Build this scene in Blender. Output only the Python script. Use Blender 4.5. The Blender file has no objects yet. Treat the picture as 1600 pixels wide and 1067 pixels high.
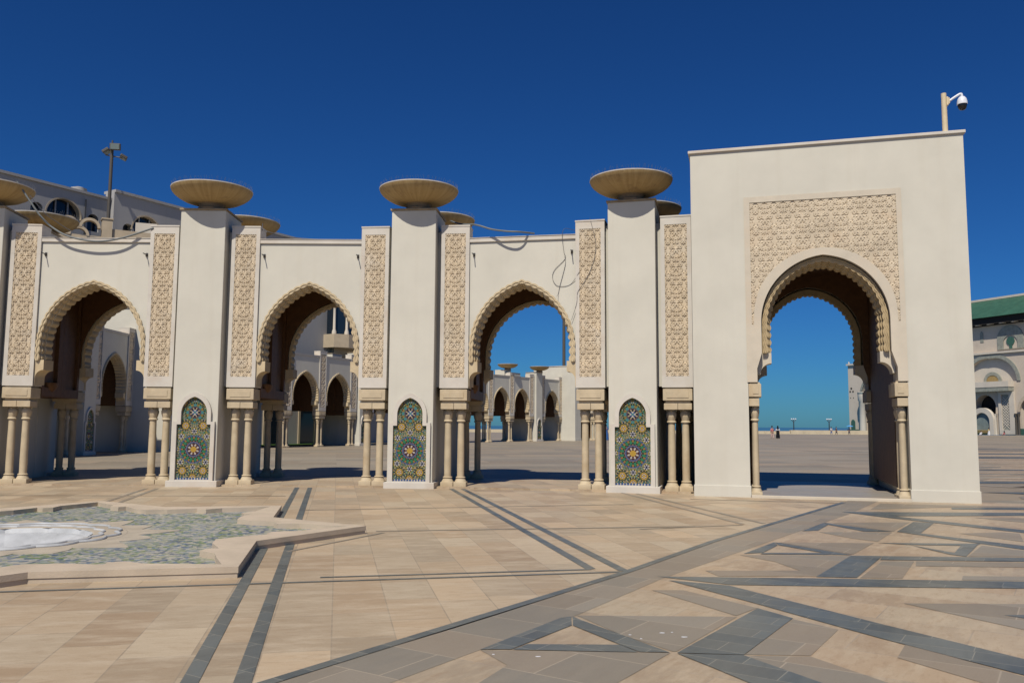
import bpy, bmesh, math, random
import numpy as np
from math import sin, cos, pi, radians, sqrt, atan2, degrees, hypot
from mathutils import Matrix, Vector
from mathutils.geometry import tessellate_polygon

random.seed(7); rng = np.random.default_rng(7)
sc = bpy.context.scene
col = sc.collection

# ------------------------------------------------------------------ materials
def lin(c):
    return tuple(((v/255)/12.92 if v/255 <= .04045 else ((v/255+.055)/1.055)**2.4) for v in c)

class NT:
    def __init__(s, name):
        s.m = bpy.data.materials.new(name); s.m.use_nodes = True
        s.t = s.m.node_tree; s.b = s.t.nodes['Principled BSDF']
    def n(s, typ, **kw):
        nd = s.t.nodes.new(typ)
        for k, v in kw.items():
            if k.startswith('i_'): nd.inputs[k[2:].replace('_', ' ')].default_value = v
            else: setattr(nd, k, v)
        return nd
    def l(s, a, b): s.t.links.new(a, b)
    def pos(s, scale=(1, 1, 1), rot=0, world=True):
        mp = s.n('ShaderNodeMapping'); mp.inputs['Scale'].default_value = scale; mp.inputs['Rotation'].default_value = (0, 0, rot)
        if world: g = s.n('ShaderNodeNewGeometry'); s.l(g.outputs['Position'], mp.inputs[0])
        else: g = s.n('ShaderNodeTexCoord'); s.l(g.outputs['Object'], mp.inputs[0])
        return mp.outputs[0]
    def noise(s, vec, scale, detail=4, rough=.6):
        nd = s.n('ShaderNodeTexNoise'); nd.inputs['Scale'].default_value = scale; nd.inputs['Detail'].default_value = detail
        nd.inputs['Roughness'].default_value = rough; s.l(vec, nd.inputs['Vector']); return nd.outputs['Fac']
    def ramp(s, fac, stops):
        r = s.n('ShaderNodeValToRGB'); e = r.color_ramp.elements
        while len(e) < len(stops): e.new(.5)
        for k, (p, c) in enumerate(stops):
            e[k].position = p; e[k].color = (c[0], c[1], c[2], 1)
        s.l(fac, r.inputs[0]); return r.outputs[0]
    def mix(s, fac, a, b, mode='MIX'):
        m = s.n('ShaderNodeMix'); m.data_type = 'RGBA'; m.blend_type = mode
        for idx, v in ((0, fac), (6, a), (7, b)):
            if hasattr(v, 'is_linked') or hasattr(v, 'links'): s.l(v, m.inputs[idx])
            else: m.inputs[idx].default_value = v if idx == 0 else (v[0], v[1], v[2], 1)
        return m.outputs[2]
    def bump(s, h, strength=.3, dist=.02):
        b = s.n('ShaderNodeBump'); b.inputs['Strength'].default_value = strength; b.inputs['Distance'].default_value = dist
        s.l(h, b.inputs['Height']); s.l(b.outputs[0], s.b.inputs['Normal'])

def sc_(c, k): return tuple(min(1, v*k) for v in c)

def stone(name, c, rough=.8, var=.12, scale=3., dirt=None, dirtamt=.5, streak=False, bump=.15, spec=.3, world=True, fine=40):
    """plain material: base colour with cloudy variation, optional dirt or weather streaks"""
    t = NT(name); v = t.pos(world=world)
    f = t.noise(v, scale, 5)
    colr = t.ramp(f, [(.25, sc_(c, 1-var)), (.75, sc_(c, 1+var))])
    if dirt:
        vs = t.pos((2.2, 2.2, .12) if streak else (1, 1, 1), world=world)
        f2 = t.noise(vs, 1.3 if streak else 1.1, 6, .65)
        a = t.ramp(f2, [(.52, (0, 0, 0)), (.74, (dirtamt,)*3)])
        colr = t.mix(a, colr, dirt)
    t.l(colr, t.b.inputs['Base Color'])
    t.b.inputs['Roughness'].default_value = rough
    t.b.inputs['Specular IOR Level'].default_value = spec
    if bump: t.bump(t.noise(v, fine, 3), bump, .01)
    return t.m

def plain(name, c, rough=.5, metal=0, spec=.5):
    t = NT(name); f = t.noise(t.pos(), 9, 3)
    t.l(t.ramp(f, [(.2, sc_(c, .88)), (.8, sc_(c, 1.1))]), t.b.inputs['Base Color'])
    t.b.inputs['Roughness'].default_value = rough; t.b.inputs['Metallic'].default_value = metal
    t.b.inputs['Specular IOR Level'].default_value = spec
    return t.m

def paving(name, c1, c2, c3, mort, bw, rh, rot, rough=.5, off=.37, msize=.006, vein=.5, loc=(0, 0)):
    t = NT(name)
    g = t.n('ShaderNodeNewGeometry'); mp = t.n('ShaderNodeMapping'); mp.inputs['Rotation'].default_value = (0, 0, rot)
    mp.inputs['Location'].default_value = (loc[0], loc[1], 0)
    t.l(g.outputs['Position'], mp.inputs[0]); v = mp.outputs[0]
    br = t.n('ShaderNodeTexBrick'); br.offset = off; br.offset_frequency = 2; br.squash = 1.35; br.squash_frequency = 3
    t.l(v, br.inputs['Vector'])
    br.inputs['Color1'].default_value = (*c1, 1); br.inputs['Color2'].default_value = (*c2, 1); br.inputs['Mortar'].default_value = (*mort, 1)
    br.inputs['Scale'].default_value = 1; br.inputs['Mortar Size'].default_value = msize; br.inputs['Mortar Smooth'].default_value = .1
    br.inputs['Bias'].default_value = 0; br.inputs['Brick Width'].default_value = bw; br.inputs['Row Height'].default_value = rh
    sh = t.n('ShaderNodeVectorMath', operation='ADD'); sh.inputs[1].default_value = (0, 60*rh, 0); t.l(v, sh.inputs[0])
    b2 = t.n('ShaderNodeTexBrick'); b2.offset = off; b2.offset_frequency = 2; b2.squash = 1.35; b2.squash_frequency = 3; t.l(sh.outputs[0], b2.inputs['Vector'])
    for nm, vl in (('Color1', (1.035, .985, .94, 1)), ('Color2', (.965, 1.01, 1.05, 1)), ('Mortar', (1, 1, 1, 1))): b2.inputs[nm].default_value = vl
    for nm, vl in (('Scale', 1), ('Mortar Size', msize), ('Brick Width', bw), ('Row Height', rh)): b2.inputs[nm].default_value = vl
    base = t.mix(1.0, br.outputs['Color'], b2.outputs['Color'], 'MULTIPLY')
    vv = t.n('ShaderNodeMapping'); vv.inputs['Scale'].default_value = (3.2, .9, 1); t.l(v, vv.inputs[0])
    f = t.noise(vv.outputs[0], 1.7, 8, .68)
    a = t.ramp(f, [(.46, (0, 0, 0)), (.68, (vein,)*3)])
    c = t.mix(a, base, c3)
    a2 = t.ramp(t.noise(vv.outputs[0], 4.5, 9, .75), [(.5, (0, 0, 0)), (.72, (vein*.8,)*3)])
    c = t.mix(a2, c, (c2[0]*.86, c2[1]*.74, c2[2]*.62))
    big = t.noise(v, .22, 3)
    c = t.mix(.55, c, t.ramp(big, [(.3, (.78, .78, .79)), (.7, (1, 1, 1))]), 'MULTIPLY')
    fine = t.noise(v, 90, 3, .7)
    c = t.mix(.35, c, t.ramp(fine, [(.3, (.72, .72, .72)), (.7, (1, 1, 1))]), 'MULTIPLY')
    st = t.noise(v, 6.5, 6, .75)
    c = t.mix(t.ramp(st, [(.66, (0, 0, 0)), (.8, (.35,)*3)]), c, sc_(c3, .5))
    t.l(c, t.b.inputs['Base Color'])
    rr = t.n('ShaderNodeMapRange'); rr.inputs[3].default_value = rough-.1; rr.inputs[4].default_value = rough+.15
    t.l(f, rr.inputs[0]); t.l(rr.outputs[0], t.b.inputs['Roughness'])
    t.b.inputs['Specular IOR Level'].default_value = .35
    t.bump(br.outputs['Fac'], -.25, .004)
    return t.m

M = {}
plaster_c = (.665, .62, .505)
M['plaster'] = stone('cream_plaster', plaster_c, .9, .065, .9, dirt=(.50, .42, .29), dirtamt=.14, streak=True, bump=.12, fine=60, spec=.15)
M['pale'] = stone('pale_limestone', (.66, .60, .50), .8, .09, 2.0, dirt=(.58, .45, .32), dirtamt=.55, bump=.2)
M['carved'] = stone('carved_limestone', (.655, .525, .355), .85, .14, 2.6, dirt=(.67, .60, .48), dirtamt=.7, bump=.3, fine=55)
M['carved_gate'] = stone('carved_gate_limestone', (.655, .54, .38), .85, .14, 1.6, dirt=(.60, .42, .25), dirtamt=.5, bump=.3, fine=55)
M['gate_stone'] = stone('tan_gate_limestone', (.645, .56, .425), .8, .10, 2.2, dirt=(.56, .42, .28), dirtamt=.5, bump=.2)
M['gate_trim'] = stone('honey_gate_trim', (.50, .375, .205), .8, .16, 4, dirt=(.36, .24, .11), dirtamt=.5, bump=.3)
M['sand'] = stone('honey_sandstone', (.58, .465, .30), .75, .14, 3.5, dirt=(.42, .27, .12), dirtamt=.5, bump=.25)
M['trim'] = stone('arch_sandstone', (.62, .49, .30), .8, .14, 4, dirt=(.48, .32, .15), dirtamt=.5, bump=.3)
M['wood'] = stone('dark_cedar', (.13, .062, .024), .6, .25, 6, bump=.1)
M['roof'] = stone('roof_screed', (.5, .46, .4), .9, .1, 1)
M['stained'] = stone('stained_cap', (.36, .27, .165), .9, .3, 5, dirt=(.2, .13, .08), dirtamt=.6)
def bowl_mat():
    t = NT('ochre_stained_concrete'); tc = t.n('ShaderNodeTexCoord')
    # streaks that run down the underside from the rim
    sep = t.n('ShaderNodeSeparateXYZ'); t.l(tc.outputs['Object'], sep.inputs[0])
    at = t.n('ShaderNodeMath', operation='ARCTAN2'); t.l(sep.outputs[1], at.inputs[0]); t.l(sep.outputs[0], at.inputs[1])
    cb = t.n('ShaderNodeCombineXYZ'); mu = t.n('ShaderNodeMath', operation='MULTIPLY'); mu.inputs[1].default_value = 9
    t.l(at.outputs[0], mu.inputs[0]); t.l(mu.outputs[0], cb.inputs[0]); t.l(sep.outputs[2], cb.inputs[1])
    oi = t.n('ShaderNodeObjectInfo'); t.l(oi.outputs['Random'], cb.inputs[2])
    f = t.noise(cb.outputs[0], 1.5, 6, .7)
    c = t.ramp(f, [(.25, (.28, .18, .072)), (.5, (.38, .262, .11)), (.75, (.44, .315, .145))])
    f2 = t.noise(t.pos(), 3.2, 6, .7)
    c = t.mix(t.ramp(f2, [(.56, (0, 0, 0)), (.74, (.6,)*3)]), c, (.15, .085, .04))
    t.l(c, t.b.inputs['Base Color']); t.b.inputs['Roughness'].default_value = .85
    t.bump(f, .2, .01); return t.m
M['bowl'] = bowl_mat()
M['foot'] = stone('dark_brown_foot', (.22, .165, .105), .9, .2, 5)  # dark brown stone, darker than the bowl above it
M['rim'] = stone('pale_rim', (.6, .54, .45), .8, .2, 6)
M['needle'] = plain('steel_needle', (.16, .16, .17), .7)
M['dark'] = plain('dark_metal', (.03, .03, .032), .5)
M['bronze'] = plain('brown_painted_metal', (.10, .085, .065), .55)
M['cable'] = plain('grey_cable', (.16, .17, .16), .6)
M['wire'] = plain('thin_grey_wire', (.10, .10, .11), .6)
M['white'] = plain('white_paint', (.8, .8, .8), .35)
M['cream'] = plain('cream_paint', (.72, .58, .36), .45)
M['black'] = plain('black_glass', (.01, .01, .012), .08)
M['granite_c'] = None
BEI, BEI2, BEI3 = (.585, .45, .29), (.405, .30, .19), (.64, .52, .36)
ROT = -radians(11.6)
M['court'] = paving('beige_travertine_paving', BEI, BEI2, BEI3, (.36, .28, .19), .86, .49, ROT-pi/2, .5, vein=.65)
M['inlaybase'] = paving('veined_travertine_slabs', (.53, .405, .262), (.405, .30, .195), (.59, .465, .31), (.38, .3, .22), 1.5, .62, ROT+radians(45), .45, vein=.85)
M['plaza'] = paving('grey_beige_plaza_slabs', (.41, .33, .23), (.275, .235, .175), (.42, .345, .245), (.22, .185, .14), 4.2, 1.9, ROT, .55, vein=.45)
M['granite'] = paving('grey_granite_slabs', (.345, .285, .21), (.27, .228, .17), (.39, .325, .24), (.44, .36, .26), 1.3, .62, ROT+radians(45), .5, vein=.25)
M['green'] = paving('dark_green_marble', (.155, .165, .15), (.095, .108, .105), (.21, .215, .185), (.30, .28, .22), .50, .26, ROT+radians(45), .38, vein=.5, msize=.004)
M['thresh'] = paving('polished_threshold_marble', (.46, .39, .30), (.36, .32, .27), (.26, .25, .23), (.3, .26, .22), 1.1, .9, -radians(15), .4)
M['kerb'] = stone('tan_limestone_kerb', (.55, .445, .32), .75, .14, 2.2, dirt=(.56, .44, .33), dirtamt=.7, bump=.25)
M['rosette'] = stone('beige_rosette_stone', (.46, .39, .29), .8, .16, 3, dirt=(.34, .27, .19), dirtamt=.5, bump=.2)
M['marble'] = stone('white_marble', (.50, .50, .485), .4, .2, 3.5, dirt=(.33, .33, .31), dirtamt=.8, bump=.05)
M['grass'] = stone('lawn_green', (.045, .09, .015), .9, .4, 8)
def zellige_floor():
    t = NT('blue_green_mosaic'); v = t.pos()
    vo = t.n('ShaderNodeTexVoronoi'); vo.inputs['Scale'].default_value = 17; t.l(v, vo.inputs['Vector'])
    s = t.n('ShaderNodeSeparateColor'); t.l(vo.outputs['Color'], s.inputs[0])
    r = t.n('ShaderNodeValToRGB'); r.color_ramp.interpolation = 'CONSTANT'; e = r.color_ramp.elements
    pal = [(.36, .35, .29), (.07, .115, .19), (.31, .31, .25), (.14, .20, .075), (.12, .18, .24), (.40, .39, .33), (.21, .24, .13), (.055, .085, .14), (.27, .30, .29)]
    while len(e) < len(pal): e.new(.5)
    for k, c in enumerate(pal): e[k].position = k/len(pal); e[k].color = (*c, 1)
    t.l(s.outputs[0], r.inputs[0])
    # star medallions: green rings round a lattice of centres
    mp = t.n('ShaderNodeMapping'); mp.inputs['Rotation'].default_value = (0, 0, ROT); t.l(v, mp.inputs[0])
    v2 = t.n('ShaderNodeTexVoronoi'); v2.inputs['Scale'].default_value = 1.15; v2.inputs['Randomness'].default_value = .25; t.l(mp.outputs[0], v2.inputs['Vector'])
    ring = t.ramp(v2.outputs['Distance'], [(0, (.5, .5, .5)), (.09, (.1, .1, .1)), (.2, (0, 0, 0)), (.23, (.75,)*3), (.30, (.0,)*3), (.6, (0, 0, 0))])
    c = t.mix(ring, r.outputs[0], (.11, .19, .06))
    n2 = t.noise(v, 1.1, 3)
    c = t.mix(t.ramp(n2, [(.45, (0, 0, 0)), (.65, (.45,)*3)]), c, (.35, .35, .31))
    c = t.mix(1.0, c, (1.14, 1.08, 1.03), 'MULTIPLY'); t.l(c, t.b.inputs['Base Color']); t.b.inputs['Roughness'].default_value = .45; return t.m
M['zfloor'] = zellige_floor()
def attr_mat():
    t = NT('glazed_mosaic_tiles'); a = t.n('ShaderNodeVertexColor'); a.layer_name = 'Col'
    f = t.noise(t.pos(), 60, 2)
    t.l(t.mix(.4, a.outputs[0], t.ramp(f, [(.2, (.7, .7, .7)), (.8, (1, 1, 1))]), 'MULTIPLY'), t.b.inputs['Base Color'])
    t.b.inputs['Roughness'].default_value = .45; t.b.inputs['Specular IOR Level'].default_value = .25; return t.m
M['mosaic'] = attr_mat()
M['grey_render'] = stone('grey_white_render', (.42, .40, .37), .9, .06, .35, dirt=(.33, .31, .28), dirtamt=.35, streak=True, bump=.05)
M['winglass'] = plain('dark_window_glass', (.012, .02, .03), .08)
M['beige_trim'] = stone('beige_window_trim', (.5, .4, .27), .8, .1, 2)
M['mosque'] = stone('pink_travertine_facade', (.62, .52, .40), .85, .10, .12, dirt=(.52, .42, .33), dirtamt=.5, bump=0)
M['mosque2'] = stone('pale_travertine_trim', (.66, .58, .46), .85, .10, .3, bump=0)
M['jade'] = stone('green_grey_mosaic', (.31, .31, .25), .6, .25, 1.5, bump=0)
M['greenroof'] = stone('green_roof_tiles', (.045, .12, .075), .5, .22, .6, dirt=(.10, .16, .09), dirtamt=.4, bump=0)
M['bronze_green'] = stone('verdigris_metal', (.055, .13, .095), .5, .2, 2, bump=0)
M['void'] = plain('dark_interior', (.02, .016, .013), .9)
M['gold'] = stone('brass_door', (.36, .25, .10), .5, .2, 2, bump=0)
M['titan'] = stone('grey_metal_door', (.20, .24, .22), .45, .2, 1, bump=0)
M['bark'] = stone('palm_bark', (.12, .09, .065), .95, .3, 9)
M['whitewash'] = stone('whitewashed_bark', (.42, .40, .36), .9, .2, 7)
M['leaf'] = stone('dark_leaf', (.035, .06, .018), .6, .35, 6, bump=0)
M['seawall'] = stone('yellow_stone_parapet', (.58, .49, .33), .9, .12, .5, bump=0)
def sea_mat():
    t = NT('sea_water'); v = t.pos((.02, .006, 1)); f = t.noise(v, 1, 5)
    t.l(t.ramp(f, [(.3, (.04, .135, .21)), (.7, (.055, .165, .245))]), t.b.inputs['Base Color'])
    t.b.inputs['Roughness'].default_value = .35; t.bump(t.noise(t.pos((.3, .12, 1)), 1, 4), .6, .4); return t.m
M['sea'] = sea_mat()
M['skin'] = plain('skin', (.36, .21, .14), .6)
M['hair'] = plain('dark_hair', (.015, .011, .009), .6)
def cloth(n, c): return plain(n, c, .9, 0, .1)
M['pink'] = cloth('pink_cloth', (.62, .20, .20)); M['pinkpale'] = cloth('pale_pink_cloth', (.62, .42, .36)); M['blackc'] = cloth('black_cloth', (.012, .012, .014))
M['whitec'] = cloth('white_cloth', (.72, .72, .72)); M['bluec'] = cloth('blue_cloth', (.05, .14, .36)); M['navy'] = cloth('navy_cloth', (.02, .03, .07))
M['yellowc'] = cloth('yellow_cloth', (.55, .45, .08)); M['parasol'] = cloth('blue_parasol', (.10, .32, .62))

# ------------------------------------------------------------------ mesh builder
class MB:
    def __init__(s): s.v = []; s.f = []; s.mi = []; s.sm = []
    def add(s, vs, fs, mi=0, smooth=False):
        o = len(s.v); s.v += [tuple(v) for v in vs]
        for f in fs: s.f.append([i+o for i in f]); s.mi.append(mi); s.sm.append(smooth)
        return s
    def box(s, x0, x1, y0, y1, z0, z1, mi=0, b=0):
        if b <= 0:
            v = [(x0, y0, z0), (x1, y0, z0), (x1, y1, z0), (x0, y1, z0), (x0, y0, z1), (x1, y0, z1), (x1, y1, z1), (x0, y1, z1)]
            return s.add(v, [(3, 2, 1, 0), (4, 5, 6, 7), (0, 1, 5, 4), (1, 2, 6, 5), (2, 3, 7, 6), (3, 0, 4, 7)], mi)
        bm = bmesh.new(); bmesh.ops.create_cube(bm, size=1)
        for v in bm.verts: v.co = Vector(((x0+x1)/2+v.co.x*(x1-x0), (y0+y1)/2+v.co.y*(y1-y0), (z0+z1)/2+v.co.z*(z1-z0)))
        bmesh.ops.bevel(bm, geom=bm.edges[:], offset=b, segments=2, affect='EDGES', profile=.6)
        bm.verts.index_update()
        s.add([v.co[:] for v in bm.verts], [[v.index for v in f.verts] for f in bm.faces], mi); bm.free(); return s
    def prism(s, outer, holes, a, b, axis='y', mi=0):
        """extrude a polygon with holes; axis y: polygon is (x,z) and a,b are y; axis z: polygon (x,y); axis x: polygon (y,z)"""
        def area(p): return sum(p[i-1][0]*p[i][1]-p[i][0]*p[i-1][1] for i in range(len(p)))
        outer = list(outer) if area(outer) > 0 else list(outer)[::-1]
        holes = [list(h) if area(h) < 0 else list(h)[::-1] for h in holes]
        loops = [outer]+holes; flat = [p for l in loops for p in l]
        tris = tessellate_polygon([[Vector((p[0], p[1], 0)) for p in l] for l in loops])
        T = []
        for t in tris:
            A, B, C = (flat[i] for i in t)
            if (B[0]-A[0])*(C[1]-A[1])-(C[0]-A[0])*(B[1]-A[1]) < 0: t = (t[0], t[2], t[1])
            T.append(t)
        n = len(flat)
        if axis == 'y': P = lambda p, k: (p[0], k, p[1])
        elif axis == 'z': P = lambda p, k: (p[0], p[1], k); a, b = b, a
        else: P = lambda p, k: (k, p[0], p[1]); a, b = b, a
        vs = [P(p, a) for p in flat]+[P(p, b) for p in flat]
        fs = [tuple(t) for t in T]+[(t[0]+n, t[2]+n, t[1]+n) for t in T]
        o = 0
        for l in loops:
            m = len(l)
            for i in range(m):
                j = (i+1) % m; fs.append((o+j, o+i, o+i+n, o+j+n))
            o += m
        return s.add(vs, fs, mi)
    def flat(s, outer, holes, z, mi=0):
        loops = [list(outer)]+[list(h) for h in holes]; fl = [p for l in loops for p in l]; T_ = []
        for t in tessellate_polygon([[Vector((p[0], p[1], 0)) for p in l] for l in loops]):
            A, B, C = (fl[i] for i in t)
            T_.append(tuple(t) if (B[0]-A[0])*(C[1]-A[1])-(C[0]-A[0])*(B[1]-A[1]) > 0 else (t[0], t[2], t[1]))
        return s.add([(p[0], p[1], z) for p in fl], T_, mi)
    def band(s, outer, inner, y0, y1, mi=0):
        """ring segment between two open (x,z) curves of equal length"""
        n = len(outer); vs = []
        for c in (outer, inner):
            for y in (y0, y1): vs += [(p[0], y, p[1]) for p in c]
        O0, O1, I0, I1 = 0, n, 2*n, 3*n; fs = []
        for i in range(n-1):
            fs += [(I0+i, I0+i+1, O0+i+1, O0+i), (O1+i, O1+i+1, I1+i+1, I1+i), (O0+i, O0+i+1, O1+i+1, O1+i), (I1+i, I1+i+1, I0+i+1, I0+i)]
        fs += [(O0, O1, I1, I0), (O0+n-1, I0+n-1, I1+n-1, O1+n-1)]
        return s.add(vs, fs, mi)
    def lathe(s, prof, cx=0, cy=0, n=24, mi=0, smooth=True, lob=None, cap=True):
        vs = []; fs = []
        for k, (r, z) in enumerate(prof):
            for i in range(n):
                a = 2*pi*i/n; rr = r*(1+(lob(k, a) if lob else 0)); vs.append((cx+rr*cos(a), cy+rr*sin(a), z))
        for k in range(len(prof)-1):
            for i in range(n):
                j = (i+1) % n; fs.append((k*n+i, k*n+j, (k+1)*n+j, (k+1)*n+i))
        s.add(vs, fs, mi, smooth)
        if cap:
            m = len(prof)-1
            s.add([vs[i] for i in range(n)], [tuple(range(n))[::-1]], mi); s.add(vs[m*n:], [tuple(range(n))], mi)
        return s
    def tube(s, pts, r, n=6, mi=0):
        pts = [Vector(p) for p in pts]; m = len(pts); vs = []; fs = []
        R = r if isinstance(r, (list, tuple)) else [r]*m
        for k, p in enumerate(pts):
            d = (pts[min(k+1, m-1)]-pts[max(k-1, 0)]).normalized()
            u = d.cross(Vector((0, 0, 1)));
            if u.length < .05: u = d.cross(Vector((1, 0, 0)))
            u.normalize(); w = u.cross(d)
            for i in range(n): vs.append(p+(u*cos(2*pi*i/n)+w*sin(2*pi*i/n))*R[k])
        for k in range(m-1):
            for i in range(n):
                j = (i+1) % n; fs.append((k*n+i, (k+1)*n+i, (k+1)*n+j, k*n+j))
        fs += [tuple(range(n)), tuple(range((m-1)*n, m*n))[::-1]]
        return s.add(vs, fs, mi, True)
    def mesh(s, name, *mats):
        me = bpy.data.meshes.new(name); me.from_pydata(s.v, [], s.f); 
        for m in mats: me.materials.append(M[m] if isinstance(m, str) else m)
        me.polygons.foreach_set('material_index', s.mi); me.polygons.foreach_set('use_smooth', s.sm)
        me.update()
        if any(s.sm):
            try: me.set_sharp_from_angle(angle=radians(40))
            except Exception: pass
        return me

def T(x, y, z=0): return Matrix.Translation((x, y, z))
def RZ(d): return Matrix.Rotation(radians(d), 4, 'Z')
def S(x, y, z): return Matrix.Diagonal((x, y, z, 1))

def empty(name, label, cat, M0=None, group=None):
    o = bpy.data.objects.new(name, None); col.objects.link(o); o.empty_display_size = .3
    if M0 is not None: o.matrix_world = M0
    o['label'] = label; o['category'] = cat
    if group: o['group'] = group
    return o
def part(name, me, parent, mat=None, label=None):
    o = bpy.data.objects.new(name, me); col.objects.link(o); o.parent = parent
    if mat is not None: o.matrix_local = mat
    if label: o['label'] = label
    return o
def thing(name, me, label, cat, M0=None, group=None):
    o = bpy.data.objects.new(name, me); col.objects.link(o)
    if M0 is not None: o.matrix_world = M0
    o['label'] = label; o['category'] = cat
    if group: o['group'] = group
    return o
def structure(name, me, M0=None):
    o = bpy.data.objects.new(name, me); col.objects.link(o); o['kind'] = 'structure'
    if M0 is not None: o.matrix_world = M0
    return o
def copy_tree(o, parent=None):
    c = o.copy(); col.objects.link(c)
    if parent is not None: c.parent = parent; c.matrix_parent_inverse = o.matrix_parent_inverse
    for ch in list(o.children): copy_tree(ch, c)
    return c

# ------------------------------------------------------------------ ornament helpers
def arch_pts(hw, zs, zap, n=40):
    h = zap-zs; c = (h*h-hw*hw)/(2*hw); R = hw+c
    tm = math.acos(max(-1, min(1, c/R)))
    L = [(c-R*cos(tm*i/n), zs+R*sin(tm*i/n)) for i in range(n+1)]
    return L+[(-x, z) for x, z in L[:-1][::-1]]
def resample(p, n):
    d = [0]
    for i in range(1, len(p)): d.append(d[-1]+hypot(p[i][0]-p[i-1][0], p[i][1]-p[i-1][1]))
    out = []
    xs = np.interp(np.linspace(0, d[-1], n), d, [q[0] for q in p]); zs = np.interp(np.linspace(0, d[-1], n), d, [q[1] for q in p])
    return list(zip(xs.tolist(), zs.tolist()))
def offset(p, d):
    """offset an open curve running left foot -> apex -> right foot towards its inside"""
    out = []; n = len(p)
    for i in range(n):
        a = p[max(0, i-1)]; b = p[min(n-1, i+1)]; tx, tz = b[0]-a[0], b[1]-a[1]; l = hypot(tx, tz) or 1
        dd = d[i] if isinstance(d, list) else d
        out.append((p[i][0]+tz/l*dd, p[i][1]-tx/l*dd))
    return out
def scallop(n, lobes, amp, base): return [base+amp*abs(sin(pi*lobes*i/(n-1))) for i in range(n)]

def carve_height(U, V, P):
    """arabesque relief height 0..1; U across a unit-wide tile mirrored at .5, V along with period P"""
    a = np.abs(((U) % 1.0)-.5)*2; v = (V % P)/P
    pts = []
    t = np.linspace(0, 1, 60)
    def stroke(x, y, w): pts.append((x, y, w))
    stroke(.5-.5*np.cos(2*pi*t), t, .045)                        # ogee band
    def spiral(cx, cy, r0, turns, ph, sgn, w=.04):
        th = t*turns*2*pi; r = r0*(1-.82*t); stroke(cx+r*np.cos(ph+sgn*th), cy+r*np.sin(ph+sgn*th)/1.19, w)
    spiral(.62, .17, .20, 1.2, 2.4, 1); spiral(.66, .83, .19, 1.2, -2.4, -1); spiral(.40, .40, .15, 1.0, .5, -1, .035)
    spiral(.34, .66, .15, 1.1, -1.0, 1, .035); spiral(.84, .5, .14, 1.0, 3.1, 1, .035)
    for k in range(6):                                           # palmette round the centre of the ogee
        an = pi*(k+.5)/6-pi/2; stroke(.05+.10*np.cos(an)+.14*np.cos(an)*t, .5+(.06+.13*t)*np.sin(an), .032*1)
    for k in range(3):                                           # leaves that fan out from the crossing
        an = .35+.45*k; stroke(.04+.34*t*np.sin(an), .02+.24*t*np.cos(an), .035); stroke(.04+.34*t*np.sin(an), .98-.2*t*np.cos(an), .03)
    stroke(.5+.45*t, .30+.12*np.sin(pi*t), .03); stroke(.5+.45*t, .70-.12*np.sin(pi*t), .03)
    H = np.zeros_like(a)
    for x, y, w in pts:
        dmin = np.full(a.shape, 9.)
        for xi, yi in zip(x, y):
            dx = a-abs(xi); dy = (v-yi+.5) % 1-.5
            dmin = np.minimum(dmin, np.hypot(dx*.5, dy*1.19))
        w2 = w*.80
        H = np.maximum(H, np.clip(1-(dmin-w2)/.014, 0, 1)*(1-.25*np.clip(dmin/w2, 0, 1)**2))
    return H
def carved_mesh(name, x0, x1, z0, z1, nx, nz, unit, period, yb, yt, mat, keep=None, vfrac=None):
    xs = np.linspace(x0, x1, nx); zs = np.linspace(z0, z1, nz); X, Z = np.meshgrid(xs, zs)
    H = carve_height((X-(x0+x1)/2)/unit+.5, (Z-z0)/unit, period)
    Y = yb+(yt-yb)*H
    v = np.stack([X, Y, Z], -1).reshape(-1, 3)
    i = np.arange(nx*nz).reshape(nz, nx)
    f = np.stack([i[:-1, :-1], i[:-1, 1:], i[1:, 1:], i[1:, :-1]], -1).reshape(-1, 4)
    if keep is not None:
        c = v[f].mean(1); f = f[keep(c[:, 0], c[:, 2])]
    me = bpy.data.meshes.new(name); me.from_pydata(v.tolist(), [], f.tolist()); me.materials.append(M[mat]); me.update(); return me

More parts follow.
